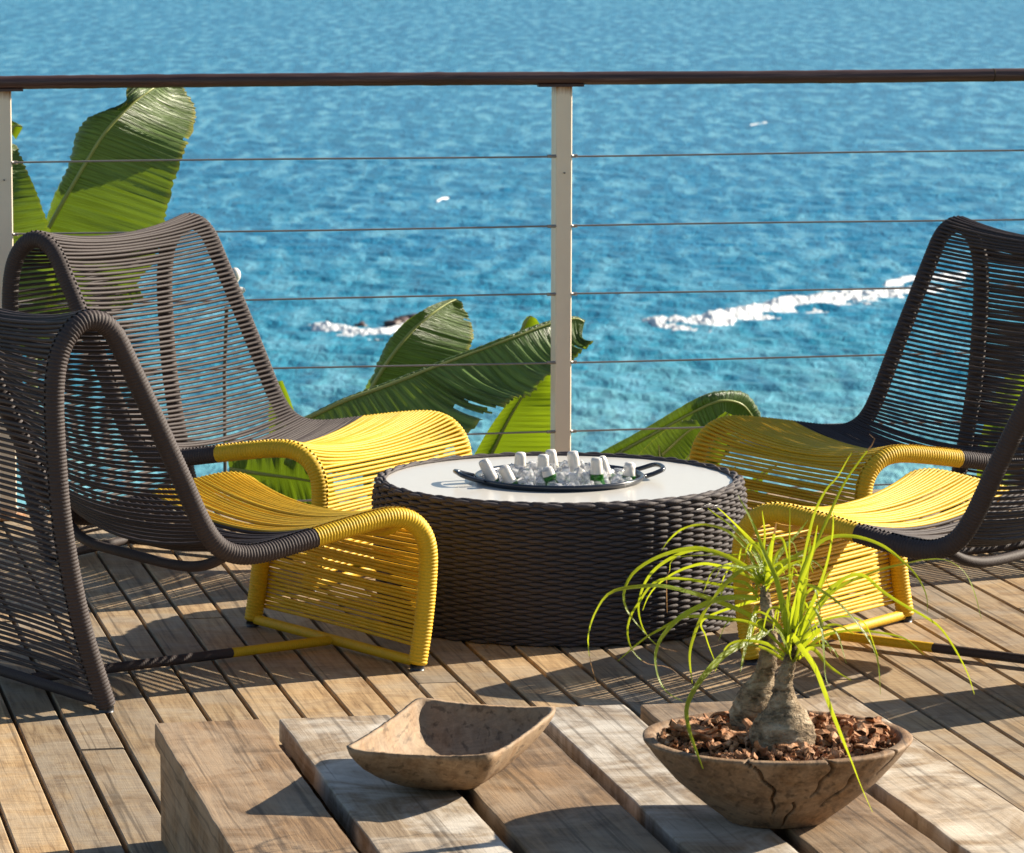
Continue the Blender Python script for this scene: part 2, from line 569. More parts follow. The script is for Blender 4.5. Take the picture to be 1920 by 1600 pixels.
def foam(name, label, path, up, dn, height, seed, dens=None, cover=0.0):
    """torn sheet of foam: a height field that breaks the water only where its noise is high"""
    n1, n2 = 420, 64
    p = smoothpath(path, n1)
    q = np.linspace(0, 1, n1)
    e = np.array([dens(x) if dens else 1.0 for x in q]) * np.clip(np.minimum(q, 1 - q) * 14, 0, 1)
    W_ = np.linspace(-1.6, 1.6, n2)
    V = np.zeros((n1, n2, 3))
    for a in range(n1):
        for b in range(n2):
            off = W_[b] * (up if W_[b] < 0 else dn) * (0.35 + 0.65 * e[a])
            V[a, b] = onz(p[a, 0], p[a, 1] + off, SEAZ)
    nz = fnoise(V[:, :, 0] * 0.9, V[:, :, 1] * 0.28, seed, 5)
    ridge = np.exp(-(W_ * 1.25) ** 2)[None] * e[:, None]
    lift = height * (ridge * 1.5 - 0.56 + nz * 0.85 + cover)
    fine = fnoise(V[:, :, 0] * 5, V[:, :, 1] * 2.0, seed + 1, 3)
    V[:, :, 2] = SEAZ + .02 + np.clip(lift, -.8, 2) + fine * height * .22
    mb = MB().add(V.reshape(-1, 3), gridfaces(n1, n2))
    return tag(mb.obj(name, M_foam), label, 'wave', None, 'stuff')

foam('breaking_wave', 'long white breaking wave crest on the right half of the sea',
     [(1185, 588), (1215, 600), (1260, 606), (1320, 602), (1380, 592), (1440, 578), (1520, 564), (1600, 556), (1690, 549), (1800, 540)],
     11, 15, .40, 3, lambda q: 0.70 + 0.36 * math.sin(min(1, q * 1.25) * 3.1))
foam('breaking_wave', 'thin distant white foam line above the long breaking wave at right',
     [(1650, 540), (1690, 529), (1740, 523), (1820, 518)], 6, 6, .25, 8)
foam('breaking_wave', 'white water washing against the dark rocks left of the middle post',
     [(570, 611), (640, 617), (690, 623), (735, 620), (790, 604)], 6, 9, .30, 5, lambda q: 0.55 + 0.5 * q)
foam('whitecap', 'small lone whitecap in the upper middle of the sea', [(818, 378), (828, 375), (838, 372), (844, 370)], 1.6, 1.6, .20, 21, None, -.62)
foam('whitecap', 'tiny lone whitecap in the upper right of the sea', [(1405, 235), (1425, 232), (1440, 231)], 1.4, 1.4, .26, 25, None, -.5)
for k, (x, y, s) in enumerate([(775, 602, .62), (752, 606, .5), (736, 609, .42), (676, 612, .34), (762, 611, .3)]):
    mb = MB()
    c = onz(x, y, SEAZ)
    blob(mb, (0, 0, 0), (s * 1.3, s * 1.2, s * .75), 300 + k, 2)
    o = mb.obj('rock', M_rock)
    o.location = Vector([float(q) for q in c])
    tag(o, ['dark wet rock at the right end of the rock cluster, largest', 'dark wet rock just left of the largest rock',
            'dark low rock in the middle of the foaming cluster', 'lone dark rock at the left end of the foam',
            'small dark rock in front of the largest rock'][k], 'rock', 'rocks awash in the sea')

# ---------------------------------------------------------------- deck
DA = math.radians(11.7)
cd, sd = math.cos(DA), math.sin(DA)
def deck_xy(a, l):
    """a across the planks, l along them -> world x, y"""
    return a * cd - l * sd, a * sd + l * cd
def to_deck(p):
    return p[0] * cd + p[1] * sd, -p[0] * sd + p[1] * cd

deck = thing('deck', (0, 0, 0), 'weathered brown plank deck under the chairs and tables', None)
deck['kind'] = 'structure'
deck.rotation_euler = (0, 0, DA)
PW, GAP, A0 = 0.1003, 0.0085, 0.7197 - 0.1003 * 22
fence_l = to_deck(onz(10, 975))[1]          # along-plank position of the railing line
EDGE = fence_l + 0.10
j1 = to_deck(onz(190, 1405))
j2 = to_deck(onz(820, 1281))
jr = random.Random(3)
gapb = MB()
for k in range(-10, 58):
    a0 = A0 + k * PW + GAP / 2
    a1 = a0 + PW - GAP
    ends = [4.6]
    l = 4.6 + jr.uniform(0.6, 2.6)
    while l < EDGE - 0.3:
        ends.append(l)
        l += jr.uniform(2.4, 3.6)
    if a0 < j1[0] < a1:
        ends = [4.6, j1[1]]
    elif a0 < j2[0] < a1:
        ends = [4.6, j2[1]]
    elif 0.6 < a0 < 3.0:
        ends = [4.6] + [e for e in ends[1:] if not (7.3 < e < 9.6) or jr.random() < .25]
    ends.append(EDGE)
    for e0, e1 in zip(ends, ends[1:]):
        mb = MB()
        dz = jr.uniform(-.0012, .0012)
        hl = (e1 - e0) / 2 - .0055
        ww = (a1 - a0) / 2 + jr.uniform(-.0012, .0008)
        box(mb, -ww, ww, -hl, hl, -0.028, dz, 0.0022)
        o = mb.obj('plank', M_deck, deck, smooth=False)
        o.location = ((a0 + a1) / 2, (e0 + e1) / 2, 0)
jb = MB()
ay0, ay1 = A0 - 1.1, A0 + 5.8
for l in np.arange(4.7, EDGE, 0.42):
    jb.add([(ay0, l, -.16), (ay1, l, -.16), (ay1, l + .05, -.16), (ay0, l + .05, -.16), (ay0, l, -.030), (ay1, l, -.030), (ay1, l + .05, -.030), (ay0, l + .05, -.030)],
           [[0, 1, 5, 4], [1, 2, 6, 5], [2, 3, 7, 6], [3, 0, 4, 7], [4, 5, 6, 7]])
jb.obj('joist', M_under, deck, smooth=False)
db = MB()
box(db, ay0, ay1, 4.6, EDGE - .01, -0.30, -0.165)
db.obj('deck_base', M_under, deck, smooth=False)

# ---------------------------------------------------------------- railing
fp = onz(10, 975)
fa = to_deck(fp)[0]
rail = thing('railing', (fp[0], fp[1], 0), 'cream metal railing with brown round handrail and steel cables in front of the sea', 'railing', None, DA)
def post_mesh():
    mb = MB()
    # rectangular tube with softened edges
    hw, c = 0.0233, 0.003
    sec = [(-hw + c, -.004), (hw - c, -.004), (hw, -.004 + c), (hw, .061 - c), (hw - c, .061), (-hw + c, .061), (-hw, .061 - c), (-hw, -.004 + c)]
    V = [(x, y, -.25) for x, y in sec] + [(x, y, 1.188) for x, y in sec]
    mb.add(V, [[i, (i + 1) % 8, 8 + (i + 1) % 8, 8 + i] for i in range(8)])
    return mb
pm = post_mesh().mesh('post', M_post, False)
for a in (0.009, 1.576, 3.150, -1.555):
    p = link('post', pm, rail)
    p.location = (a, 0, 0)
    bp = MB()
    box(bp, -0.05, 0.05, -0.03, 0.085, 0.001, 0.009)
    b = bp.obj('base_plate', M_post, p, smooth=False)
    bo = MB()
    add_tube(bo, [(0, -.012, .94), (0, -.004, .94)], .0022, 8)
    bo.obj('screw', M_cap, p)
hr = smoothpath([(x, 0.004 * math.sin(x * 1.3), 1.205 + .0016 * math.sin(x * 2.1)) for x in np.linspace(-2.2, 4.2, 16)], 220)
mb = MB()
add_tube(mb, hr, 0.0185 + 0.0004 * nr.normal(size=220), 16)
mb.obj('handrail', M_hand, rail)
mb = MB()
add_tube(mb, [(2.8300, -.002, 1.2042), (2.8305, -.002, 1.2042), (2.8335, -.002, 1.2042), (2.834, -.002, 1.2042)], [.0180, .0194, .0194, .0180], 20)
mb.obj('joint_sleeve', M_under, rail)
for a in (0.009, 1.576, 3.150):
    mb = MB()
    box(mb, a - .075, a + .055, -.013, .013, 1.1815, 1.1885)
    mb.obj('rail_bracket', M_hand, rail, smooth=False)
for k, z in enumerate((0.987, 0.790, 0.598, 0.404, 0.207, 0.03)):
    mb = MB()
    pts = [(x, -0.001, z + (0.0015 * math.sin(k * 2 + x * 3))) for x in np.linspace(-2.2, 4.2, 40)]
    add_tube(mb, pts, 0.0026, 6)
    mb.obj('cable', M_cable, rail)

for a in (0.009, 1.576, 3.150):
    for z in (0.987, 0.790, 0.598, 0.404, 0.207, 0.03):
        for x0, x1 in ((a - .0475, a - .0235), (a + .0235, a + .0385)):
            mb = MB()
            add_tube(mb, [(x0, -.001, z), (x1, -.001, z)], .0046, 8)
            mb.obj('cable_fitting', M_cable, rail)

# ---------------------------------------------------------------- banana plants
def banana_leaf(parent, name, st, mat, cross=14, ns=70, tears=(), pleat=0.006, fold=0.02, nribs=26, seed=1):
    """st: list of (mid(x,y), left(x,y), right(x,y), depth mid, depth left, depth right)"""
    Mx = np.array([ony(*s[0], s[3]) for s in st])
    Lx = np.array([ony(*s[1], s[4]) for s in st])
    Rx = np.array([ony(*s[2], s[5]) for s in st])
    def interp(A):
        t_ = np.linspace(0, len(A) - 1, ns)
        q = np.vstack([2 * A[0] - A[1], A, 2 * A[-1] - A[-2]])
        i = np.minimum(t_.astype(int), len(A) - 2)
        f = (t_ - i)[:, None]
        a, b, c, d = q[i], q[i + 1], q[i + 2], q[i + 3]
        return 0.5 * (2 * b + (c - a) * f + (2 * a - 5 * b + 4 * c - d) * f ** 2 + (3 * b - a - 3 * c + d) * f ** 3)
    m_, l_, r_ = interp(Mx), interp(Lx), interp(Rx)
    rg = np.random.default_rng(seed)
    mb = MB()
    inv = parent.matrix_world.inverted() if False else None
    off = np.array(parent.location)
    for side, e in ((0, l_), (1, r_)):
        t_ = np.linspace(0, 1, cross)[None, :, None]
        G = m_[:, None, :] * (1 - t_) + e[:, None, :] * t_
        nrm = np.cross(np.gradient(m_, axis=0), e - m_)
        nrm /= np.linalg.norm(nrm, axis=1)[:, None] + 1e-9
        s_ = np.arange(ns)
        rip = pleat * np.sin(s_ / ns * nribs * 2 * np.pi + rg.random() * 6) + pleat * 0.9 * np.interp(s_, np.linspace(0, ns, 19), rg.normal(size=19))
        tt = t_[0, :, 0]
        wsc = np.clip(np.linalg.norm(e - m_, axis=1) / .10, 0, 1)[:, None]
        wv = (rip[:, None] * np.clip(tt * 1.6, 0, 1)[None] + fold * np.sin(tt * np.pi)[None]) * wsc
        G = G + nrm[:, None, :] * wv[:, :, None]
        # ragged margin
        rag = rg.normal(0, .012, ns)
        G[:, -1] += (e - m_) * rag[:, None]
        G[:, -2] += (e - m_) * rag[:, None] * .5
        uv = np.stack([np.repeat((s_ / ns)[:, None], cross, 1), np.repeat(tt[None], ns, 0)], -1).reshape(-1, 2)
        f = gridfaces(ns, cross)
        if side == 1 or True:
            keep = np.ones(len(f), bool)
            for (sd_, k, t0, wd) in tears:
                if sd_ != side: continue
                for i in range(len(f)):
                    si, ti = divmod(i, cross - 1)
                    if ti / (cross - 1) >= t0 and abs(si - k) <= wd * (ti / (cross - 1) - t0) / (1 - t0 + 1e-6):
                        keep[i] = False
            f = f[keep]
        mb.add(G.reshape(-1, 3) - off, f, 0, uv)
    o = mb.obj(name, mat, parent, True, True)
    rb = MB()
    add_tube(rb, m_ - off + np.array([0, -0.002, 0]), np.linspace(0.007, 0.002, ns), 6)
    rb.obj('midrib', M_rib, o)
    return o


def banana_plant(label, base, bends):
    t_ = thing('banana_plant', base, label, 'banana plant', 'banana plants below the railing')
    mb = MB()
    for q in bends:
        p = smoothpath(np.array(q) - np.array(base), 20)
        add_tube(mb, p, np.linspace(.055, .012, 20), 8)
    mb.obj('stem', M_stem, t_)
    return t_

def stn(D, rows):
    return [(m, l, r, D + (d[0] if d else 0), D + (d[1] if d else 0), D + (d[2] if d else 0)) for m, l, r, d in rows]

b1 = (-1.45, 12.2, -2.2)
bp1 = banana_plant('tall banana plant with broad dark green leaf at the left fence post', b1,
                   [[b1, (-1.42, 12.2, -.5), ony(60, 700, 12.2), ony(58, 500, 12.2)], [b1, (-1.5, 12.1, -.4), ony(-40, 620, 12.05)]])
banana_leaf(bp1, 'leaf', stn(12.2, [
    ((55, 500), (50, 498), (250, 540), (0, .02, -.10)), ((98, 415), (86, 405), (298, 470), (0, .04, -.10)),
    ((132, 355), (116, 340), (310, 412), (0, .05, -.08)), ((163, 302), (134, 292), (322, 358), (0, .06, -.05)),
    ((196, 250), (148, 240), (338, 306), (0, .06, 0)), ((228, 214), (182, 214), (352, 268), (.02, .04, .08)),
    ((256, 188), (216, 206), (365, 234), (.05, .02, .16)), ((284, 168), (236, 196), (366, 206), (.10, 0, .22)),
    ((306, 157), (238, 165), (346, 170), (.16, .05, .25)), ((318, 152), (268, 152), (338, 156), (.2, .12, .26))]),
    M_ban, tears=[(1, 50, .9, 1.2)], pleat=.0045, fold=.018, nribs=34, seed=2, ns=90)
banana_leaf(bp1, 'leaf', stn(12.0, [
    ((-50, 660), (-90, 650), (70, 640), None), ((-40, 560), (-90, 540), (100, 540), (0, 0, -.05)), ((-25, 460), (-80, 440), (94, 440), (0, 0, -.05)),
    ((-10, 370), (-60, 350), (70, 365), (0, 0, 0)), ((2, 305), (-30, 290), (46, 308), (.03, 0, .08)), ((14, 268), (0, 262), (28, 270), (.08, .05, .13))]),
    M_ban, seed=4, fold=.015)
banana_leaf(bp1, 'leaf', stn(12.35, [
    ((20, 250), (10, 262), (30, 262), None), ((28, 236), (18, 228), (40, 244), None), ((42, 238), (40, 235), (42, 241), None)]), M_ban2, ns=12, cross=4, seed=5, pleat=0)
banana_leaf(bp1, 'leaf', stn(12.5, [
    ((30, 640), (0, 600), (60, 690), None), ((90, 570), (70, 520), (130, 640), None), ((170, 520), (150, 478), (210, 590), None), ((250, 520), (240, 495), (270, 560), None)]), M_ban, seed=6)

b2 = (-.45, 12.3, -2.3)
bp2 = banana_plant('banana plant with torn leaf reaching across behind the middle post', b2,
                   [[b2, (-.5, 12.2, -.6), ony(560, 960, 12.1), ony(540, 800, 11.95)], [b2, (-.3, 12.3, -.6), ony(690, 900, 12.3), ony(690, 740, 12.3)],
                    [b2, (-.1, 12.3, -.8), ony(890, 960, 12.2), ony(900, 890, 12.2)]])
banana_leaf(bp2, 'leaf', stn(12.35, [
    ((688, 745), (676, 740), (770, 790), (0, .05, -.05)), ((708, 708), (698, 700), (830, 735), (0, .05, -.05)), ((740, 660), (722, 650), (868, 690), (0, .04, -.02)),
    ((775, 618), (756, 608), (884, 650), (.02, .03, .06)), ((808, 590), (792, 582), (886, 618), (.05, .03, .14)), ((836, 571), (824, 567), (876, 590), (.1, .08, .18)), ((856, 561), (850, 560), (866, 566), (.14, .13, .17))]),
    M_ban, seed=8, tears=[(1, 52, .8, 1.5)], fold=.012, pleat=.004)
banana_leaf(bp2, 'leaf', stn(11.95, [
    ((535, 803), (532, 798), (590, 880), (-0.050, -0.050, -0.190)), ((590, 778), (588, 773), (668, 893), (-0.023, -0.013, -0.183)), ((650, 750), (648, 745), (752, 886), (0.005, 0.015, -0.175)), ((715, 727), (712, 721), (830, 850), (0.037, 0.047, -0.153)),
    ((778, 703), (775, 697), (918, 778), (0.067, 0.077, -0.123)), ((800, 694), (797, 688), (945, 770), (0.078, 0.088, -0.112)), ((880, 664), (877, 658), (985, 742), (0.116, 0.126, -0.074)),
    ((960, 634), (957, 628), (1040, 700), (0.155, 0.165, -0.005)), ((1030, 608), (1027, 602), (1082, 668), (0.209, 0.219, 0.089)), ((1078, 598), (1074, 594), (1104, 646), (0.252, 0.262, 0.172)), ((1096, 604), (1096, 601), (1110, 645), (0.270, 0.280, 0.200))]),
    M_ban, seed=9, ns=150, nribs=44, pleat=.0075, fold=.03, tears=[(1, 67, .40, 6), (1, 58, .5, 1.3), (1, 98, .85, 1.5), (1, 126, .6, 1.5)])
banana_leaf(bp2, 'leaf', stn(12.2, [
    ((880, 935), (850, 920), (1040, 935), (0, 0, -.1)), ((908, 880), (876, 880), (1048, 885), (0, 0, -.1)), ((930, 835), (895, 842), (1050, 835), (0, 0, -.08)), ((955, 785), (925, 792), (1048, 785), (0, 0, -.05)), ((985, 737), (962, 745), (1044, 735), None), ((1020, 700), (1010, 704), (1034, 700), None)]),
    M_ban2, seed=10, fold=.01, pleat=.004)
banana_leaf(bp2, 'leaf', stn(12.5, [
    ((540, 830), (505, 820), (565, 820), None), ((533, 780), (503, 775), (556, 785), None), ((524, 745), (508, 738), (545, 752), None), ((516, 716), (512, 714), (530, 714), None)]), M_ban2, seed=12, ns=24, cross=6, pleat=.002)
banana_leaf(bp2, 'leaf', stn(12.3, [
    ((970, 640), (975, 660), (1010, 650), None), ((985, 605), (978, 612), (1012, 612), None), ((995, 592), (988, 594), (1006, 598), None)]), M_ban2, seed=13, ns=16, cross=5, pleat=.001)
banana_leaf(bp2, 'leaf', stn(11.9, [
    ((430, 880), (420, 820), (430, 960), None), ((500, 890), (500, 840), (510, 965), None), ((570, 900), (570, 860), (590, 965), None), ((625, 915), (625, 895), (640, 955), None)]), M_ban, seed=14, ns=40, fold=.01)

b3 = (.75, 12.3, -2.3)
bp3 = banana_plant('banana plant with arching dark leaf behind the right side of the round table', b3,
                   [[b3, (.5, 12.2, -.8), ony(1060, 960, 12.2), ony(1090, 890, 12.2)], [b3, (.7, 12.0, -.8), ony(1200, 1000, 12.0), ony(1210, 900, 11.95)]])
banana_leaf(bp3, 'leaf', stn(12.2, [
    ((1080, 893), (1070, 884), (1120, 940), (0, 0, -.1)), ((1130, 866), (1122, 850), (1190, 935), (0, 0, -.12)), ((1190, 833), (1182, 818), (1250, 925), (0, 0, -.12)), ((1250, 800), (1242, 784), (1305, 900), (0, 0, -.12)),
    ((1305, 770), (1300, 750), (1345, 870), (0, 0, -.1)), ((1350, 752), (1345, 734), (1375, 840), (.0, .03, -.06)), ((1388, 757), (1392, 736), (1395, 825), (.03, .08, 0)), ((1410, 780), (1420, 770), (1410, 820), (.06, .1, .02)), ((1420, 805), (1426, 800), (1418, 815), (.08, .1, .05))]),
    M_ban, seed=15, fold=.03, pleat=.004)
banana_leaf(bp3, 'leaf', stn(11.95, [
    ((1175, 925), (1165, 905), (1215, 950), None), ((1215, 880), (1195, 855), (1265, 930), None), ((1258, 838), (1240, 812), (1305, 890), None), ((1292, 808), (1275, 790), (1325, 850), None), ((1314, 800), (1306, 788), (1326, 818), None)]), M_ban, seed=16, fold=.02, pleat=.003)
banana_leaf(bp3, 'leaf', stn(12.1, [
    ((1300, 930), (1280, 930), (1320, 935), None), ((1320, 870), (1300, 860), (1345, 880), None), ((1350, 800), (1335, 795), (1370, 815), None), ((1365, 775), (1360, 772), (1372, 778), None)]), M_ban2, seed=17, ns=24, cross=6, pleat=.001)
for k, (pts) in enumerate([[(1250, 960), (1243, 900), (1235, 835)], [(1268, 960), (1272, 890), (1295, 850)], [(1400, 960), (1420, 900), (1460, 870)], [(1330, 960), (1345, 905), (1380, 875)]]):
    banana_leaf(bp3, 'leaf', stn(11.9, [((x, y), (x - w_, y), (x + w_, y), None) for (x, y), w_ in zip(pts, (9, 11, 1))]), M_ban2, seed=20 + k, ns=16, cross=4, pleat=0, fold=.003)
b4 = (1.6, 12.6, -2.3)
bp4 = banana_plant('banana plant with yellowish green leaves glimpsed through the right chair back', b4, [[b4, (1.5, 12.6, -.8), ony(1870, 960, 12.6), ony(1860, 880, 12.6)]])
banana_leaf(bp4, 'leaf', stn(12.6, [
    ((1850, 940), (1830, 930), (1880, 950), None), ((1862, 850), (1835, 840), (1895, 860), None), ((1885, 760), (1860, 750), (1915, 775), None), ((1910, 690), (1900, 684), (1925, 700), None)]), M_ban2, seed=25, ns=30, cross=8, pleat=.002)
banana_leaf(bp4, 'leaf', stn(12.5, [
    ((1870, 960), (1860, 940), (1890, 960), None), ((1910, 880), (1890, 860), (1935, 895), None), ((1960, 800), (1940, 790), (1980, 820), None)]), M_ban2, seed=26, ns=30, cross=8, pleat=.002)

# ---------------------------------------------------------------- garden lamp beyond the railing
gp = ony(420, 800, 13.0)
gl = thing('garden_lamp', (gp[0], 13.0, -2.6), 'white twin headed garden lamp on thin pole peeking past the far left chair', 'lamp')
off = np.array([gp[0], 13.0, -2.6])
mb = MB()
add_tube(mb, np.array([(gp[0], 13.0, -2.6), ony(421, 700, 13.0), ony(425, 575, 13.0)]) - off, .006, 8)
mb.obj('pole', M_pole, gl)
mb = MB()
a_, b_ = ony(440, 516, 13.0) - off, ony(427, 560, 13.0) - off
lathe(mb, [(0.0008, .024), (.010, .021), (.017, .013), (.0195, 0), (.0175, -.011), (.011, -.02), (.009, -.032), (.008, -.06), (.0005, -.061)], 20, tuple(a_))
mb.obj('globe_head', M_lampw, gl)
mb = MB()
p = smoothpath([ony(424, 552, 13.0) - off, ony(442, 548, 13.0) - off, ony(459, 543, 13.0) - off], 12)
add_tube(mb, p, np.array([.006, .008, .010, .0115, .0125, .013, .013, .013, .0125, .0115, .009, .005]), 12)
mb.obj('spot_head', M_lampw, gl)

# ---------------------------------------------------------------- cord lounge chairs
CW = 0.68
PROF = [(-.801, .012), (-.858, .188), (-.901, .397), (-.916, .568), (-.919, .691), (-.905, .775), (-.868, .828), (-.823, .842), (-.778, .816),
        (-.739, .746), (-.667, .604), (-.608, .485), (-.561, .388), (-.520, .331), (-.465, .306), (-.396, .306), (-.311, .319), (-.183, .340),
        (-.082, .353), (-.028, .349), (.014, .322), (.036, .272), (.033, .188), (.021, .092), (.006, .012)]
NP = 1500
pp = smoothpath(PROF, NP)
ker = np.hanning(61); ker /= ker.sum()
for k in range(2):
    q = np.pad(pp[:, k], 30, mode='reflect', reflect_type='odd')
    pp[:, k] = np.convolve(q, ker, 'valid')
ss = np.r_[0, np.cumsum(np.linalg.norm(np.diff(pp, axis=0), axis=1))]
LEN = ss[-1]
tn = np.gradient(pp, axis=0); tn /= np.linalg.norm(tn, axis=1)[:, None]
nn = np.stack([-tn[:, 1], tn[:, 0]], 1)
RR = 0.0225
def at(s):
    return np.array([np.interp(s, ss, pp[:, 0]), np.interp(s, ss, pp[:, 1])]), np.array([np.interp(s, ss, nn[:, 0]), np.interp(s, ss, nn[:, 1])]), np.array([np.interp(s, ss, tn[:, 0]), np.interp(s, ss, tn[:, 1])])
i_top = int(np.argmax(pp[:, 1]))
s_top = ss[i_top]
i_bend = int(np.argmax(-((pp[:, 0] + .50) ** 2) - (pp[:, 1] > .45) * 9))
s_bend = ss[i_bend]
s_yel = ss[i_bend + int(np.argmin(np.abs(pp[i_bend:1200, 0] + .27)))]
i_front = int(np.argmax(pp[:, 0]))
s_front = ss[i_front] - 0.06

# local frame: x forward, y to the sitter's left, origin on the floor under the middle of the chair
CX = 0.40
def loc3(u, v, z):
    return (u + CX, v - CW / 2, z)

def rail_mesh():
    pitch = 0.0078
    n = int(LEN / (pitch / 5))
    s_ = np.linspace(0, LEN, n)
    u, z = np.interp(s_, ss, pp[:, 0]), np.interp(s_, ss, pp[:, 1])
    rad = RR - 0.0022 + 0.0024 * np.abs(np.sin(np.pi * s_ / pitch)) ** .7
    rad[:3] *= [.6, .85, .95]; rad[-3:] *= [.95, .85, .6]
    V, f, caps = tube(np.stack([u, np.zeros(n), z], 1), rad, 10, up=np.array([0, 1.0, 0]))
    mb = MB()
    mat = (np.repeat(s_[:-1], 10) > s_yel).astype(int)
    mb.add(V, f, mat)
    for c, m_ in zip(caps, (0, 1)):
        mb.f.append(c); mb.m.append(np.full(len(c), m_))
    return mb.mesh('side_rail', [M_dark, M_yel])

def cord_mesh(s, yel, idx):
    r_ = np.random.default_rng(idx + 100)
    p, nrm, tg = at(s)
    if s < s_top - .12:
        sag = .014
    elif s < s_top + .10:
        sag = .035
    elif s < s_bend:
        sag = .045
    elif s < s_front:
        sag = .042
    else:
        sag = .009
    sag *= 1 + r_.normal() * .05
    # cords drift together towards the middle of the front panel and of the seat
    drift = r_.normal() * (.0028 if s_bend < s < s_front else .0011)
    if s > s_front:
        mid = (s_front + LEN) / 2
        drift += (mid - s) * .02
    elif s < s_top - .1:
        drift += 0
    m = 15
    t_ = np.linspace(0, 1, m)
    vv = t_ * CW
    shape = 4 * t_ * (1 - t_)
    hump = RR * .92
    x = p[0] + nrm[0] * (hump - sag * shape) + tg[0] * drift * shape
    z = p[1] + nrm[1] * (hump - sag * shape) + tg[1] * drift * shape
    path = np.stack([x + CX, vv - CW / 2, z], 1)
    mb = MB()
    add_tube(mb, path, (0.0045 if s > s_front else 0.0042) if yel else 0.0041, 6, caps=False)
    return mb.mesh('cord', M_yel if yel else M_dark)

cords = []
s_ = 0.05
k = 0
while s_ < LEN - 0.035:
    cords.append(cord_mesh(s_, s_ > s_yel, k))
    k += 1
    near_bend = abs(s_ - s_bend) < .13
    s_ += 0.0105 if abs(s_ - s_top) < .12 else (0.0135 if s_ < s_bend - .1 else (0.0108 if s_ < s_front else 0.0099))
m_rail = rail_mesh()

def ribbed(path, r, sides, split=None):
    n0 = np.linalg.norm(np.diff(np.asarray(path), axis=0), axis=1).sum()
    n = int(n0 / .0018)
    p = smoothpath(path, n)
    s = np.linspace(0, n0, n)
    V, f, caps = tube(p, r - .0006 + .0008 * np.abs(np.sin(np.pi * s / .0062)), sides)
    mb = MB()
    mat = np.zeros(len(f), int) if split is None else (np.repeat(p[:-1, 0], sides) > split).astype(int)
    mb.add(V, f, mat)
    for c in caps:
        mb.f.append(c); mb.m.append(np.full(len(c), int(mat[-1])))
    return mb

m_fbar = ribbed([loc3(.008, v, .018) for v in np.linspace(.012, CW - .012, 8)], .0125, 8).mesh('front_crossbar', M_yel)
m_rbar = ribbed([loc3(-.80, v, .018) for v in np.linspace(.012, CW - .012, 8)], .0125, 8).mesh('rear_crossbar', M_dark)
m_spine = ribbed([loc3(u, CW / 2, .018) for u in np.linspace(-.79, -.004, 8)], .0115, 8, CX - .27).mesh('floor_bar', [M_dark, M_yel])
bw = [loc3(-.50 - .02 * (1 - (2 * t - 1) ** 4), .004 + t * (CW - .008), .305 - .040 * (1 - abs(2 * t - 1) ** 5)) for t in np.linspace(0, 1, 21)]
m_bow = ribbed(bw, .012, 8).mesh('seat_support', M_dark)
bw = [loc3(-.035, .004 + t * (CW - .008), .335 - .035 * (1 - abs(2 * t - 1) ** 6)) for t in np.linspace(0, 1, 21)]
m_bow2 = ribbed(bw, .010, 8).mesh('front_support', M_yel)
cap = MB()
add_tube(cap, [(0, 0, 0), (0, 0, .012)], .0165, 10)
m_foot = cap.mesh('foot_cap', M_cap)

def chair(label, pose, side):
    """pose: floor point of the camera-side front foot and facing angle; side +1 when the chair reaches to the left of it"""
    x, y, th = pose
    lx, ly = -math.sin(th), math.cos(th)
    fx, fy = math.cos(th), math.sin(th)
    cx, cy = x + lx * side * CW / 2 - fx * CX, y + ly * side * CW / 2 - fy * CX
    t_ = thing('lounge_chair', (cx, cy, 0), label, 'lounge chair', 'cord lounge chairs round the low table', th)
    for v in (0, CW):
        link('side_rail', m_rail, t_, loc3(0, v, 0))
        for u in (-.801, .006):
            link('foot_cap', m_foot, t_, loc3(u, v, 0.0005))
    for n_, m_ in (('front_crossbar', m_fbar), ('rear_crossbar', m_rbar), ('floor_bar', m_spine), ('seat_support', m_bow), ('front_support', m_bow2)):
        link(n_, m_, t_)
    for c in cords:
        link('cord', c, t_)
    return t_

chair('brown and yellow cord lounge chair nearest on the left, cut by the photo edge', (-.216, 9.168, .633), 1)
chair('brown and yellow cord lounge chair in front of the left fence post', (-.506, 10.203, -.54), 1)
chair('brown and yellow cord lounge chair just behind the potted ponytail palms', (.547, 9.245, 2.514), -1)
chair('brown and yellow cord lounge chair at right, its tall back against the sea', (.893, 10.128, 3.741), -1)

# ---------------------------------------------------------------- round low table
TC = (0.114, 9.872)
TZ = 0.333
tb = thing('round_table', (TC[0], TC[1], 0), 'low round drum table woven in dark rope with white top', 'table')
def drum_r(z):
    return np.interp(z, [0, .04, .12, .22, .285, .31, .324, .33], [.425, .436, .443, .448, .450, .447, .441, .436])
NW = 37
def rope_row(R_, z, ph, rr, amp):
    n = NW * 8
    a = np.linspace(0, 2 * np.pi, n, endpoint=False)
    und = np.cos(a * NW + ph * np.pi)
    und = np.sign(und) * np.abs(und) ** .55
    r = R_ + amp * und + nr.normal(0, .0002, n)
    path = np.stack([r * np.cos(a), r * np.sin(a), z + 0 * a + nr.normal(0, .0003, n)], 1)
    rad = rr * (0.78 + 0.34 * und)
    mb = MB()
    add_tube(mb, path, rad, 7, closed=True, up=np.array([0, 0, 1.0]))
    return mb
z, k = 0.006, 0
while z < 0.326:
    rope_row(float(drum_r(z)) - .006, z, k % 2, .0046, .0028).obj('rope', M_drum, tb)
    z += 0.0072
    k += 1
for R_, z, rr in ((.436, .330, .0062), (.428, .334, .0058), (.4195, .3335, .0055)):
    rope_row(R_, z, k % 2, rr, .0022).obj('rope', M_drum, tb)
    k += 1
mb = MB()
lathe(mb, [(.41, .004), (.425, .03), (.434, .2), (.436, .29), (.425, .318), (.415, .320)], 96)
mb.obj('drum_core', M_cap, tb)
mb = MB()
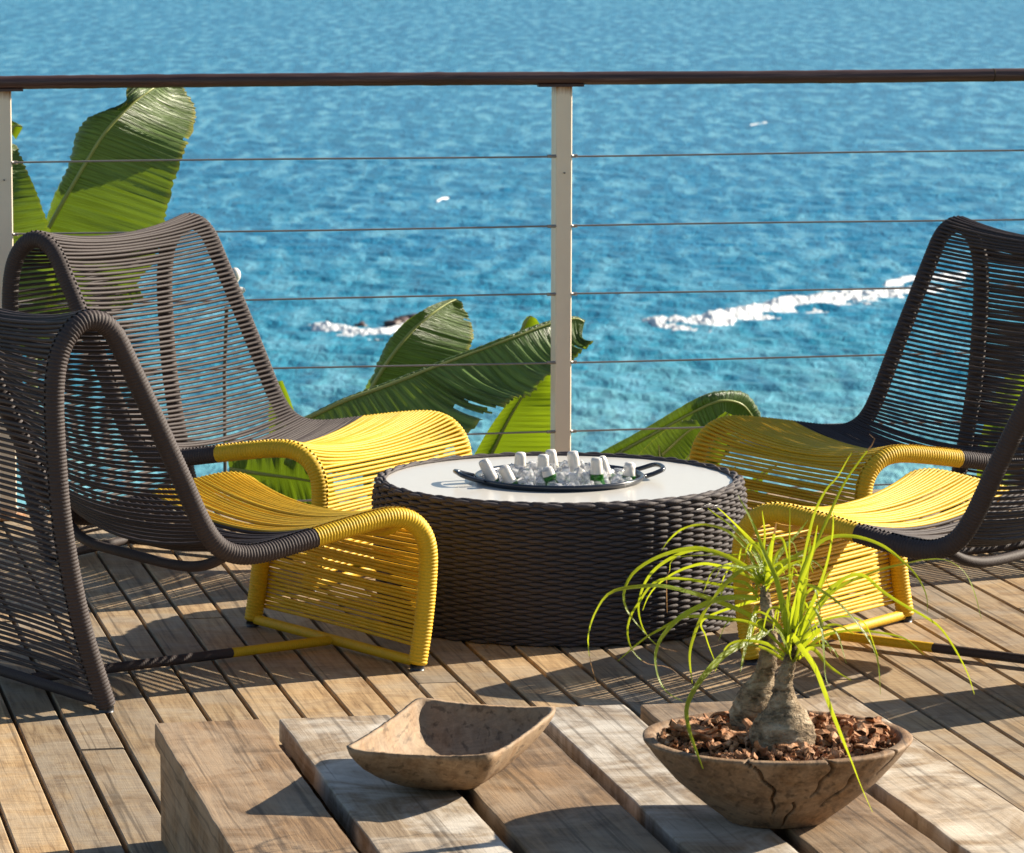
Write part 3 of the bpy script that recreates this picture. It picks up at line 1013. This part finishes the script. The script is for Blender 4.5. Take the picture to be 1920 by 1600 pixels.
lathe(mb, [(.196, .318), (.196, .3300), (.1975, .3310), (.4165, .3310), (.4178, .3300), (.4178, .318)], 128)
mb.obj('table_top', M_top, tb, smooth=False)

tr = thing('ice_tray', (TC[0] + .0, TC[1] - .012, .3312), 'round dark enamel ice tray with two loop handles set into the white table', 'tray')
TRC = np.array([TC[0], TC[1] - .012, .3312])
mb = MB()
lathe(mb, [(.0005, -.24), (.17, -.238), (.184, -.22), (.190, .004), (.1925, .010), (.1955, .0145), (.2000, .0155), (.2035, .0130), (.2035, .0085), (.199, .004), (.197, .0005)], 128)
mb.obj('basin', M_tray, tr)
HA = math.radians(14)
for sgn in (1, -1):
    ca, sa = math.cos(HA) * sgn, math.sin(HA) * sgn
    pts = [(.199, -.052, .010), (.222, -.050, .016), (.246, -.040, .024), (.252, 0, .027), (.246, .040, .024), (.222, .050, .016), (.199, .052, .010)]
    mb = MB()
    add_tube(mb, smoothpath([(x * ca - y * sa, x * sa + y * ca, z) for x, y, z in pts], 48), .0058, 10)
    mb.obj('handle', M_tray, tr)

mb = MB()
na, nb = 22, 72
V = []
for i in range(na):
    r = .186 * i / (na - 1)
    for j in range(nb):
        a = 2 * np.pi * j / nb
        V.append((r * math.cos(a), r * math.sin(a), .0 - .014 + .008 * (1 - (r / .19) ** 2) + nr.normal() * .003))
i = np.arange(na - 1)[:, None]; j = np.arange(nb)[None]
f = np.stack([i * nb + j, (i + 1) * nb + j, (i + 1) * nb + (j + 1) % nb, i * nb + (j + 1) % nb], -1).reshape(-1, 4)
mb.add(V, f)
o = mb.obj('crushed_ice', M_icebed)
o.location = Vector([float(q) for q in TRC])
tag(o, 'bed of white crushed ice filling the black tray', 'ice', None, 'stuff')

# bottles: foil top pixel, where the foil ends, depth offset from the tray centre
bl = [((905, 862), (925, 903), -.03, 'foil topped bottle at the far left of the tray leaning outward'),
      ((943, 874), (958, 907), -.10, 'short leaning foil topped bottle, second from the left in the tray'),
      ((976, 848), (975, 888), .02, 'upright foil topped bottle with dark green neck, third from the left'),
      ((1019, 852), (1018, 887), .00, 'foil topped bottle in the middle of the tray with lower one at its back'),
      ((1032, 843), (1036, 878), .11, 'rearmost foil topped bottle just behind the middle one'),
      ((1073, 846), (1081, 899), .00, 'tall foil topped bottle right of the tray middle, in front of the fence post'),
      ((1118, 858), (1119, 890), -.10, 'foil topped bottle showing its bright green neck'),
      ((1125, 856), (1138, 896), .03, 'foil topped bottle half hidden behind the bright green necked one'),
      ((1181, 867), (1179, 893), -.01, 'foil topped bottle alone at the right end of the tray'),
      ((1024, 876), (1030, 893), -.10, 'low crumpled foil bottle tip sunk in the ice near the tray middle')]
for k, (tp, bt, dy, lab) in enumerate(bl):
    Y = TRC[1] + dy
    T_, B_ = ony(*tp, Y), ony(*bt, Y)
    ax = (T_ - B_)
    L_ = np.linalg.norm(ax)
    ax = ax / L_
    q = Vector([float(c) for c in ax]).to_track_quat('Z', 'Y')
    o = thing('bottle', B_, lab, 'bottle', 'champagne bottles in the ice tray')
    o.rotation_mode = 'QUATERNION'
    o.rotation_quaternion = q
    mb = MB()
    r0, r1 = .0152, .0172
    sl_ = .90
    pr = [(.0004, L_), (.010, L_ - .0006), (.0135, L_ - .003), (.0148, L_ - .008), (.0153, L_ * .75), (.0150, L_ * .6), (.0158, L_ * .45), (.0165, L_ * .2), (.0172, 0.0), (.0166, -.001)]
    rg = np.random.default_rng(40 + k)
    pr = [(r * sl_, zz) for r, zz in pr]
    ph = rg.random(4) * 6
    lathe(mb, pr[::-1], 28, (0, 0, 0), 0, lambda r, a, z: r * (1 + .018 * np.sin(3 * a + ph[0] + z * 160) * (z > 0) + .015 * np.sin(5 * a + ph[1] - z * 240) + .02 * np.sin(9 * a + z * 300 + ph[2])))
    mb.obj('foil', M_foil, o)
    mb = MB()
    lathe(mb, [(.0004, -.17), (.036, -.168), (.040, -.16), (.040, -.10), (.037, -.075), (.028, -.048), (.020, -.026), (.0165, -.012), (.0160, -.0006), (.0172, .0004), (.0150, .002), (.0004, .002)], 28)
    mb.obj('glass', M_glass, o)

def ice_mesh(seed):
    bm = bmesh.new()
    bmesh.ops.create_cube(bm, size=1)
    bmesh.ops.bevel(bm, geom=bm.edges[:] , offset=.22, segments=2, profile=.6, affect='EDGES')
    r_ = random.Random(seed)
    for v in bm.verts:
        v.co *= 1 + r_.uniform(-.10, .10)
        v.co.x *= 1.1
    me = bpy.data.meshes.new('ice_cube')
    bm.to_mesh(me); bm.free()
    for p in me.polygons: p.use_smooth = True
    me.materials.append(M_ice)
    return me
im = [ice_mesh(i) for i in range(6)]
ir = random.Random(21)
placed = []
tries = 0
while len(placed) < 120 and tries < 6000:
    tries += 1
    r, a = .172 * math.sqrt(ir.random()), ir.random() * 6.283
    x, y = r * math.cos(a), r * math.sin(a)
    layer = 0 if len(placed) < 84 else 1
    if layer and (r > .12): continue
    z = .000 + .010 * (1 - (r / .18) ** 2) + layer * .015
    if any((x - q[0]) ** 2 + (y - q[1]) ** 2 + (z - q[2]) ** 2 < .0205 ** 2 for q in placed): continue
    placed.append((x, y, z))
    o = link('ice_cube', im[ir.randrange(6)])
    o.location = (TRC[0] + x, TRC[1] + y, TRC[2] + z)
    o.rotation_euler = (ir.random() * 6, ir.random() * 6, ir.random() * 6)
    s = ir.uniform(.017, .025)
    o.scale = (s, s, s)
    tag(o, 'clear ice cube in the pile around the bottles in the black tray', 'ice cube', 'ice cubes in the tray')

# ---------------------------------------------------------------- plank coffee table
CT = 0.216
ct = thing('coffee_table', (0, 0, 0), 'low coffee table of thick weathered planks in the foreground', 'coffee table')
ct.rotation_euler = (0, 0, DA)
l_far = to_deck(onz(290, 1357, CT))[1]
l_mid = l_far - 1.0
ct.location = Vector((*deck_xy(1.55, l_mid), 0))
edges = [(.882, 1.079), (1.114, 1.323), (1.347, 1.570), (1.601, 1.773), (1.801, 2.004), (2.037, 2.216)]
fars = [0, .006, -.004, .012, .002, -.003]
def rough_plank(w, l, h, seed):
    rg = np.random.default_rng(seed)
    ny = 90
    y = np.linspace(-l / 2, l / 2, ny)
    sec = [(-w / 2, -h), (-w / 2, -.003), (-w / 2 + .0015, -.0006), (-w / 2 + .006, 0), (-w / 6, 0), (w / 6, 0), (w / 2 - .006, 0), (w / 2 - .0015, -.0006), (w / 2, -.003), (w / 2, -h)]
    def wob(a, m): return a * np.convolve(np.interp(np.arange(ny), np.linspace(0, ny, m), rg.normal(size=m)), np.ones(3) / 3, 'same')
    el, er, zz = wob(.0010, 70), wob(.0010, 70), wob(.0008, 14)
    V = []
    for i in range(ny):
        for k, (x, z) in enumerate(sec):
            dx = el[i] if k < 4 else (er[i] if k > 5 else 0)
            V.append((x + dx, y[i], z + (zz[i] if z > -.02 else 0)))
    mb = MB().add(V, gridfaces(ny, len(sec)))
    b = len(sec)
    mb.f.append(np.array([list(range(b))])); mb.m.append(np.array([0]))
    mb.f.append(np.array([[(ny - 1) * b + q for q in range(b)][::-1]])); mb.m.append(np.array([0]))
    return mb
for k, ((a0, a1), df) in enumerate(zip(edges, fars)):
    L_ = 2.0 + df
    o = rough_plank(a1 - a0, L_, .042, 60 + k).obj('plank', (M_table_brown, M_table_wood)[(0, 1, 0, 1, 0, 1)[k]], ct, smooth=False)
    o.location = ((a0 + a1) / 2 - 1.55, df / 2, CT + nr.normal() * .001)
for nm, a0, a1, y0, y1, z0, z1 in (('side_board', .890, .935, -.985, .985, .0005, CT - .0435), ('side_board', 2.16, 2.208, -.985, .985, .0005, CT - .0435),
                                   ('batten', .94, 2.155, .86, .93, CT - .10, CT - .0435), ('batten', .94, 2.155, -.3, -.22, CT - .10, CT - .0435), ('batten', .94, 2.155, -.9, -.83, CT - .10, CT - .0435),
                                   ('end_board', .94, 2.155, .935, .975, .0005, CT - .0435)):
    mb = MB()
    box(mb, a0 - 1.55, a1 - 1.55, y0, y1, z0, z1)
    mb.obj(nm, M_table_brown, ct, smooth=False)

# ---------------------------------------------------------------- square carved bowl
BH = 0.088
cs = [onz(*q, CT + BH) for q in ((640, 1411), (783, 1313), (1050, 1331), (922, 1424))]     # left, back, right, front corners of the rim
bc = sum(cs) / 4
bo = thing('wooden_bowl', (bc[0], bc[1], CT), 'empty rectangular carved wooden bowl with pointed corners on the coffee table', 'bowl')
def bowl_mesh():
    n = 128
    a = np.linspace(0, 2 * np.pi, n, endpoint=False)
    # unit rounded square through the corners at 45 degrees
    ca, sa = np.cos(a), np.sin(a)
    rs = 1 / (np.abs(ca) ** 9 + np.abs(sa) ** 9) ** (1 / 9)
    X, Yq = ca * rs, sa * rs
    X, Yq = np.clip(X * 1.03, -1, 1), np.clip(Yq * 1.03, -1, 1)
    def bil(x, y):
        w = [(1 - x) * (1 - y) / 4, (1 - x) * (1 + y) / 4, (1 + x) * (1 + y) / 4, (1 + x) * (1 - y) / 4]   # L, T, R, F
        return sum(wi[:, None] * (c - bc)[None, :2] for wi, c in zip(w, cs))
    rim = bil(X, Yq)
    ell = bil(ca * .93, sa * .93)
    corner = (np.abs(X * Yq)) ** 3
    rings = []
    prof_o = [(1.0, 1.0), (.975, .90), (.93, .76), (.86, .58), (.76, .38), (.64, .20), (.52, .07), (.42, .005), (.0, .0)]
    prof_i = [(.955, 1.0), (.945, .92), (.905, .72), (.84, .52), (.73, .33), (.57, .19), (.39, .12), (.2, .095), (0.0, .09)]
    for j, (s, h) in enumerate(prof_i[::-1]):
        m = (1 - s) ** 1.1
        xy = (rim * (1 - m) + ell * m) * s
        rings.append(np.c_[xy, np.full(n, h * BH) + corner * .008 * (h > .9)])
    for j, (s, h) in enumerate(prof_o):
        m = (1 - s) ** 1.4
        xy = (rim * (1 - m) + ell * m) * s
        rings.append(np.c_[xy, np.full(n, h * BH + .0006) + corner * .008 * (h > .9)])
    V = np.vstack(rings)
    V += nr.normal(0, .0004, V.shape)
    k = len(rings)
    i = np.arange(k - 1)[:, None]; jj = np.arange(n)[None]
    f = np.stack([i * n + jj, i * n + (jj + 1) % n, (i + 1) * n + (jj + 1) % n, (i + 1) * n + jj], -1).reshape(-1, 4)
    return MB().add(V, f)
bowl_mesh().obj('bowl_body', M_bowl, bo)

# ---------------------------------------------------------------- planter bowl
pc = onz(1462, 1557, CT)
pc = np.array([pc[0], pc[1] + .088, CT])
pl = thing('planter_bowl', pc, 'round cracked wooden bowl planter filled with bark on the coffee table', 'planter')
RH = 0.140
cracks = [(-1.70, .22, -.22, .15), (-1.24, .5, -.05, .14), (-1.05, .32, .22, .10), (-.62, .72, .05, .14), (-1.48, .0, .10, .05)]
def crackwob(r, a, z):
    aa = np.angle(np.exp(1j * a))
    out = r * (1 + .012 * np.sin(2 * a + .8) + .006 * np.sin(5 * a) + .004 * np.sin(9 * a + 2))
    for a0, zlo, sl, zhi in cracks:
        zz = z / RH
        c = a0 + sl * (zz - .5) + .05 * np.sin(zz * 7 + a0 * 9) + .02 * np.sin(zz * 23)
        act = np.clip((zz - zlo) * 9, 0, 1) * (z <= zhi + .01)
        out = out - .024 * np.exp(-((aa - c) / .0115) ** 2) * act
    return out
zo = np.linspace(0, RH - .012, 40)
ro = np.interp(zo, [0, .008, .03, .07, .11, .128], [.083, .092, .121, .168, .203, .216])
prof = [(.001, .001), (.06, .0008)] + list(zip(ro, zo + .0008)) + [(.2205, RH - .006), (.2215, RH - .002), (.219, RH), (.2045, RH), (.200, RH - .004), (.194, RH - .022), (.185, RH - .04), (.001, RH - .045)]
mb = MB()
lathe(mb, prof, 760, (0, 0, 0), 0, crackwob)
mb.obj('bowl_body', M_planter, pl)
mb = MB()
na, nb = 12, 60
V = []
for i_ in range(na):
    r = .192 * i_ / (na - 1)
    for j_ in range(nb):
        a = 2 * np.pi * j_ / nb
        V.append((r * math.cos(a), r * math.sin(a), RH - .024 + .008 * (1 - (r / .192) ** 2) + nr.normal() * .002))
i = np.arange(na - 1)[:, None]; j = np.arange(nb)[None]
mb.add(V, np.stack([i * nb + j, (i + 1) * nb + j, (i + 1) * nb + (j + 1) % nb, i * nb + (j + 1) % nb], -1).reshape(-1, 4))
mb.obj('soil', M_soil, pl)

def chip_geo(rg, L_, W_, T_):
    """a flake of bark: bent, tapering, ragged"""
    n = 6
    x = np.linspace(-.5, .5, n) * L_
    wv = W_ * (0.55 + .45 * np.cos(np.linspace(-1.2, 1.2, n))) * (1 + rg.normal(0, .2, n)) * .5
    zb = rg.normal(0, .12) * L_ * (np.linspace(-1, 1, n) ** 2) + rg.normal(0, .0012, n)
    t_ = T_ * (1 + rg.normal(0, .25, n)) * .5
    yo = rg.normal(0, W_ * .12, n)
    V = []
    for i_ in range(n):
        V += [(x[i_], yo[i_] - wv[i_], zb[i_] - t_[i_]), (x[i_], yo[i_] + wv[i_] * .9, zb[i_] - t_[i_] * .8), (x[i_] * 1.02, yo[i_] + wv[i_], zb[i_] + t_[i_]), (x[i_], yo[i_], zb[i_] + t_[i_] * 1.6), (x[i_] * .98, yo[i_] - wv[i_], zb[i_] + t_[i_] * .8)]
    V = np.array(V)
    f = []
    for i_ in range(n - 1):
        for k_ in range(5):
            f.append([i_ * 5 + k_, (i_ + 1) * 5 + k_, (i_ + 1) * 5 + (k_ + 1) % 5, i_ * 5 + (k_ + 1) % 5])
    f = np.array(f)
    ends = [np.array([[4, 3, 2, 1]]), np.array([[0, 4, 1, 1]])]
    return V, f
def rot(V, e):
    return V @ np.array(Matrix.Rotation(e[0], 3, 'X') @ Matrix.Rotation(e[1], 3, 'Y') @ Matrix.Rotation(e[2], 3, 'Z'))
rg = np.random.default_rng(77)
mb = MB()
for k in range(420):
    V, f = chip_geo(rg, rg.uniform(.012, .030), rg.uniform(.006, .014), rg.uniform(.002, .005))
    r, a = .193 * math.sqrt(rg.random()), rg.random() * 6.283
    V = rot(V, (rg.normal() * .6, rg.normal() * .5, rg.random() * 6.3)) + np.array([r * math.cos(a), r * math.sin(a), RH - .009 + .007 * (1 - (r / .19) ** 2) + rg.random() * .008])
    mb.add(V, f)
o = mb.obj('bark_mulch', M_chip, smooth=False)
o.location = Vector([float(q) for q in pc])
tag(o, 'fine reddish bark mulch covering the soil of the planter bowl', 'mulch', None, 'stuff')
for k in range(52):
    V, f = chip_geo(rg, rg.uniform(.030, .062), rg.uniform(.014, .026), rg.uniform(.004, .008))
    V = rot(V, (rg.normal() * .3, rg.normal() * .22, 0))
    o = MB().add(V, f).obj('bark_chip', M_chip, smooth=False)
    r, a = .182 * math.sqrt(rg.random()), rg.random() * 6.283
    o.location = (pc[0] + r * math.cos(a), pc[1] + r * math.sin(a), pc[2] + RH + .000 + .007 * (1 - (r / .19) ** 2) + rg.random() * .008)
    o.rotation_euler = (0, 0, rg.random() * 6.3)
    tag(o, 'large reddish bark chip lying on the mulch in the planter bowl', 'bark chip', 'bark chips in the planter')

# ---------------------------------------------------------------- two ponytail palms
def palm(label, base_px, Y, trunk, leaves, seed):
    """trunk: list of (x, y, half width in px); leaves: pixel polylines from crown to tip"""
    b = ony(*base_px, Y)
    o = thing('ponytail_palm', b, label, 'potted palm', 'ponytail palms in the planter')
    off = np.array(b)
    P_ = smoothpath([list(ony(x, y, Y) - off) + [hw / FPX * Y] for x, y, hw in trunk], 60)
    mb = MB()
    rg = np.random.default_rng(seed)
    add_tube(mb, P_[:, :3], P_[:, 3] * (1 + rg.normal(0, .004, 60)), 24)
    me = mb
    V = np.concatenate(me.v)
    V += rg.normal(0, .0011, V.shape)
    me.v = [V]
    mb.obj('trunk', M_bark, o)
    for k, lf in enumerate(leaves):
        pts, wpx, dz, dry = lf if len(lf) == 4 else (*lf, 0)
        p2 = smoothpath(pts, 34)
        t_ = np.linspace(0, 1, 34)
        P3 = np.array([ony(x, y, Y + dz * (tt ** .8)) for (x, y), tt in zip(p2, t_)]) - off
        T = np.gradient(P3, axis=0); T /= np.linalg.norm(T, axis=1)[:, None]
        side = np.cross(T, np.array([rg.normal() * .5, -1, .45 + rg.normal() * .3]))
        side /= np.linalg.norm(side, axis=1)[:, None] + 1e-9
        nrm = np.cross(side, T)
        w_ = wpx * 1.05 / FPX * Y * .5 * np.clip((1.02 - t_) ** .55, 0.08, 1) * np.clip(.75 + t_ * 1.2, 0, 1)
        tw = np.cumsum(rg.normal(0, .10, 34))
        sd2 = side * np.cos(tw)[:, None] + nrm * np.sin(tw)[:, None]
        nm2 = -side * np.sin(tw)[:, None] + nrm * np.cos(tw)[:, None]
        V = np.stack([P3 - sd2 * w_[:, None], P3 - nm2 * (w_ * .28)[:, None], P3 + sd2 * w_[:, None]], 1).reshape(-1, 3)
        uv = np.stack([np.repeat(t_, 3), np.tile([.2, .5, .2], 34)], 1)
        f = gridfaces(34, 3)
        mat = np.zeros(len(f), int)
        if dry:
            mat[np.repeat(t_[:-1], 2) > 1 - dry] = 1
        MB().add(V, f, mat, uv).obj('leaf', [M_palm, M_palmdry], o, True, True)
    return o

def filler(cx, cy, n, seed, r0=60, r1=170):
    rg = np.random.default_rng(seed)
    out = []
    for k in range(n):
        a = rg.uniform(-2.7, -.4)
        L_ = rg.uniform(r0, r1)
        x, y = cx + rg.normal() * 6, cy + rg.normal() * 14
        dx, dy = math.cos(a), math.sin(a)
        dr = rg.uniform(.1, .5) * L_
        sg = 1 if dx > 0 else -1
        out.append(([(x, y), (x + dx * L_ * .45, y + dy * L_ * .5), (x + dx * L_ * .85 + sg * dr * .3, y + dy * L_ * .75 + dr * .35), (x + dx * L_ + sg * dr * .5, y + dy * L_ * .6 + dr * 1.1)], rg.uniform(5, 8.5), rg.uniform(-.08, .14), (0 if rg.random() < .7 else .15)))
    return out

LA = [([(1444, 1190), (1412, 1157), (1330, 1122), (1255, 1101), (1208, 1099), (1147, 1110), (1118, 1145), (1103, 1192), (1107, 1240), (1122, 1292)], 11, -.10, .14),
      ([(1425, 1095), (1395, 1060), (1345, 1037), (1300, 1028), (1240, 1042), (1190, 1072), (1170, 1110), (1176, 1145), (1205, 1182), (1235, 1212), (1272, 1222)], 9, -.06, .12),
      ([(1428, 1090), (1380, 1052), (1320, 1030), (1272, 1040), (1230, 1066), (1207, 1098), (1197, 1138), (1203, 1172), (1216, 1196)], 9, .06),
      ([(1425, 1085), (1400, 1030), (1362, 995), (1318, 984), (1280, 992), (1255, 1012), (1240, 1033)], 9, .08),
      ([(1425, 1095), (1385, 1072), (1342, 1060), (1312, 1058), (1270, 1072), (1235, 1095), (1215, 1120), (1205, 1145)], 7, .12),
      ([(1438, 1080), (1415, 1035), (1375, 990), (1340, 964), (1327, 953)], 10, .10),
      ([(1442, 1075), (1425, 1035), (1395, 1000), (1360, 965), (1345, 952)], 9, .14),
      ([(1440, 1110), (1432, 1040), (1434, 1000), (1429, 958)], 8, .05),
      ([(1438, 1100), (1446, 1030), (1452, 1000), (1456, 980)], 11, -.05, .2),
      ([(1425, 1168), (1360, 1160), (1317, 1156), (1280, 1158), (1242, 1178), (1205, 1200), (1158, 1240)], 8, -.12),
      ([(1432, 1060), (1392, 1068), (1355, 1100), (1338, 1123), (1318, 1152), (1302, 1190), (1293, 1230), (1298, 1282)], 11, -.14),
      ([(1420, 1122), (1385, 1120), (1350, 1123), (1317, 1135), (1275, 1158), (1243, 1192), (1231, 1218), (1229, 1243), (1236, 1274), (1253, 1300), (1286, 1318)], 12, -.16),
      ([(1440, 1175), (1420, 1195), (1392, 1207), (1355, 1230), (1322, 1265), (1298, 1300), (1287, 1332), (1292, 1368), (1304, 1405), (1318, 1442)], 14, -.30),
      ([(1420, 1135), (1412, 1165), (1398, 1215), (1388, 1260)], 11, -.12),
      ([(1400, 1040), (1273, 1045), (1255, 1073), (1250, 1090), (1251, 1150)], 5, .05, .35),
      ([(1420, 1110), (1250, 1085), (1195, 1135), (1178, 1170), (1178, 1200), (1190, 1226), (1215, 1245), (1250, 1250), (1270, 1263), (1286, 1282)], 6, .0, .22),
      ([(1432, 1120), (1322, 1160), (1324, 1195), (1342, 1245)], 6, .1),
      ([(1430, 1090), (1462, 1040), (1500, 995), (1515, 975)], 10, .12), ([(1436, 1085), (1480, 1050), (1530, 1022), (1545, 1018)], 11, .05),
      ([(1436, 1100), (1460, 1085), (1490, 1078), (1520, 1088)], 9, -.1)]
LA += [q for q in filler(1432, 1095, 24, 3, 50, 135)]
LB = [([(1478, 1225), (1474, 1172), (1456, 1088), (1435, 1040), (1412, 982), (1384, 929)], 13, -.06),
      ([(1486, 1230), (1492, 1150), (1505, 1062), (1525, 970), (1548, 920), (1570, 895), (1592, 857), (1602, 845), (1609, 847)], 9, .10, .06),
      ([(1490, 1225), (1500, 1135), (1520, 1047), (1552, 972), (1582, 908), (1615, 860), (1637, 832), (1640, 823), (1630, 814)], 9, .14, .10),
      ([(1478, 1200), (1480, 1100), (1480, 1035), (1481, 950)], 6, .1),
      ([(1490, 1150), (1502, 1080), (1525, 1030), (1555, 1008), (1602, 1006), (1652, 1022), (1690, 1050), (1720, 1082), (1737, 1117), (1739, 1150)], 9, .05),
      ([(1500, 1180), (1560, 1110), (1640, 1072), (1702, 1056), (1740, 1049), (1777, 1051), (1808, 1072), (1826, 1108), (1840, 1160)], 9, .0),
      ([(1490, 1190), (1500, 1110), (1520, 1098), (1565, 1125), (1602, 1162), (1630, 1200), (1646, 1240), (1651, 1302)], 9, -.10),
      ([(1492, 1215), (1510, 1160), (1526, 1140), (1540, 1175), (1545, 1225), (1548, 1270), (1557, 1292)], 10, -.14),
      ([(1495, 1200), (1530, 1142), (1552, 1108), (1580, 1087), (1602, 1077), (1625, 1082), (1652, 1107), (1690, 1132), (1740, 1160), (1767, 1182), (1795, 1225), (1815, 1265), (1827, 1302)], 8, -.05),
      ([(1495, 1235), (1540, 1195), (1595, 1182), (1645, 1186), (1690, 1195), (1716, 1212), (1732, 1228)], 7, .05),
      ([(1478, 1235), (1482, 1190), (1502, 1215), (1527, 1250), (1547, 1300), (1568, 1356), (1596, 1426), (1616, 1478), (1636, 1523)], 13, -.24),
      ([(1498, 1235), (1522, 1216), (1550, 1245), (1572, 1262), (1596, 1276)], 9, -.10),
      ([(1484, 1235), (1480, 1180), (1500, 1100), (1522, 1040), (1533, 985)], 11, -.04), ([(1488, 1235), (1502, 1150), (1512, 1080), (1520, 1010)], 12, .06),
      ([(1490, 1235), (1516, 1150), (1545, 1075), (1560, 1010), (1563, 960)], 10, .02), ([(1492, 1235), (1512, 1180), (1560, 1110), (1600, 1072)], 9, -.05),
      ([(1486, 1240), (1470, 1200), (1450, 1180), (1430, 1196)], 9, -.15), ([(1490, 1240), (1500, 1180), (1530, 1120), (1550, 1080), (1570, 1060)], 10, .08),
      ([(1482, 1240), (1474, 1180), (1478, 1120), (1488, 1060)], 10, .0), ([(1494, 1225), (1540, 1180), (1570, 1172), (1602, 1190)], 8, -.02)]
LB += filler(1488, 1222, 24, 9, 60, 160)
bz = pc[1]
palm('rear ponytail palm with tall slim trunk and arching leaves in the wooden planter', (1415, 1372), bz + .045,
     [(1415, 1385, 36), (1413, 1362, 45), (1414, 1338, 46), (1418, 1313, 39), (1426, 1290, 29), (1432, 1268, 21), (1438, 1245, 18), (1443, 1210, 15.5), (1442, 1175, 13), (1438, 1145, 11), (1434, 1118, 9), (1433, 1100, 4)], LA, 31)
palm('front ponytail palm with fat swollen base and short neck in the wooden planter', (1468, 1408), bz - .065,
     [(1468, 1425, 46), (1467, 1408, 60), (1468, 1382, 64), (1469, 1358, 58), (1470, 1337, 43), (1469, 1318, 29), (1469, 1300, 21), (1469, 1283, 17), (1474, 1262, 14), (1482, 1235, 11), (1487, 1205, 8), (1488, 1180, 3)], LB, 32)
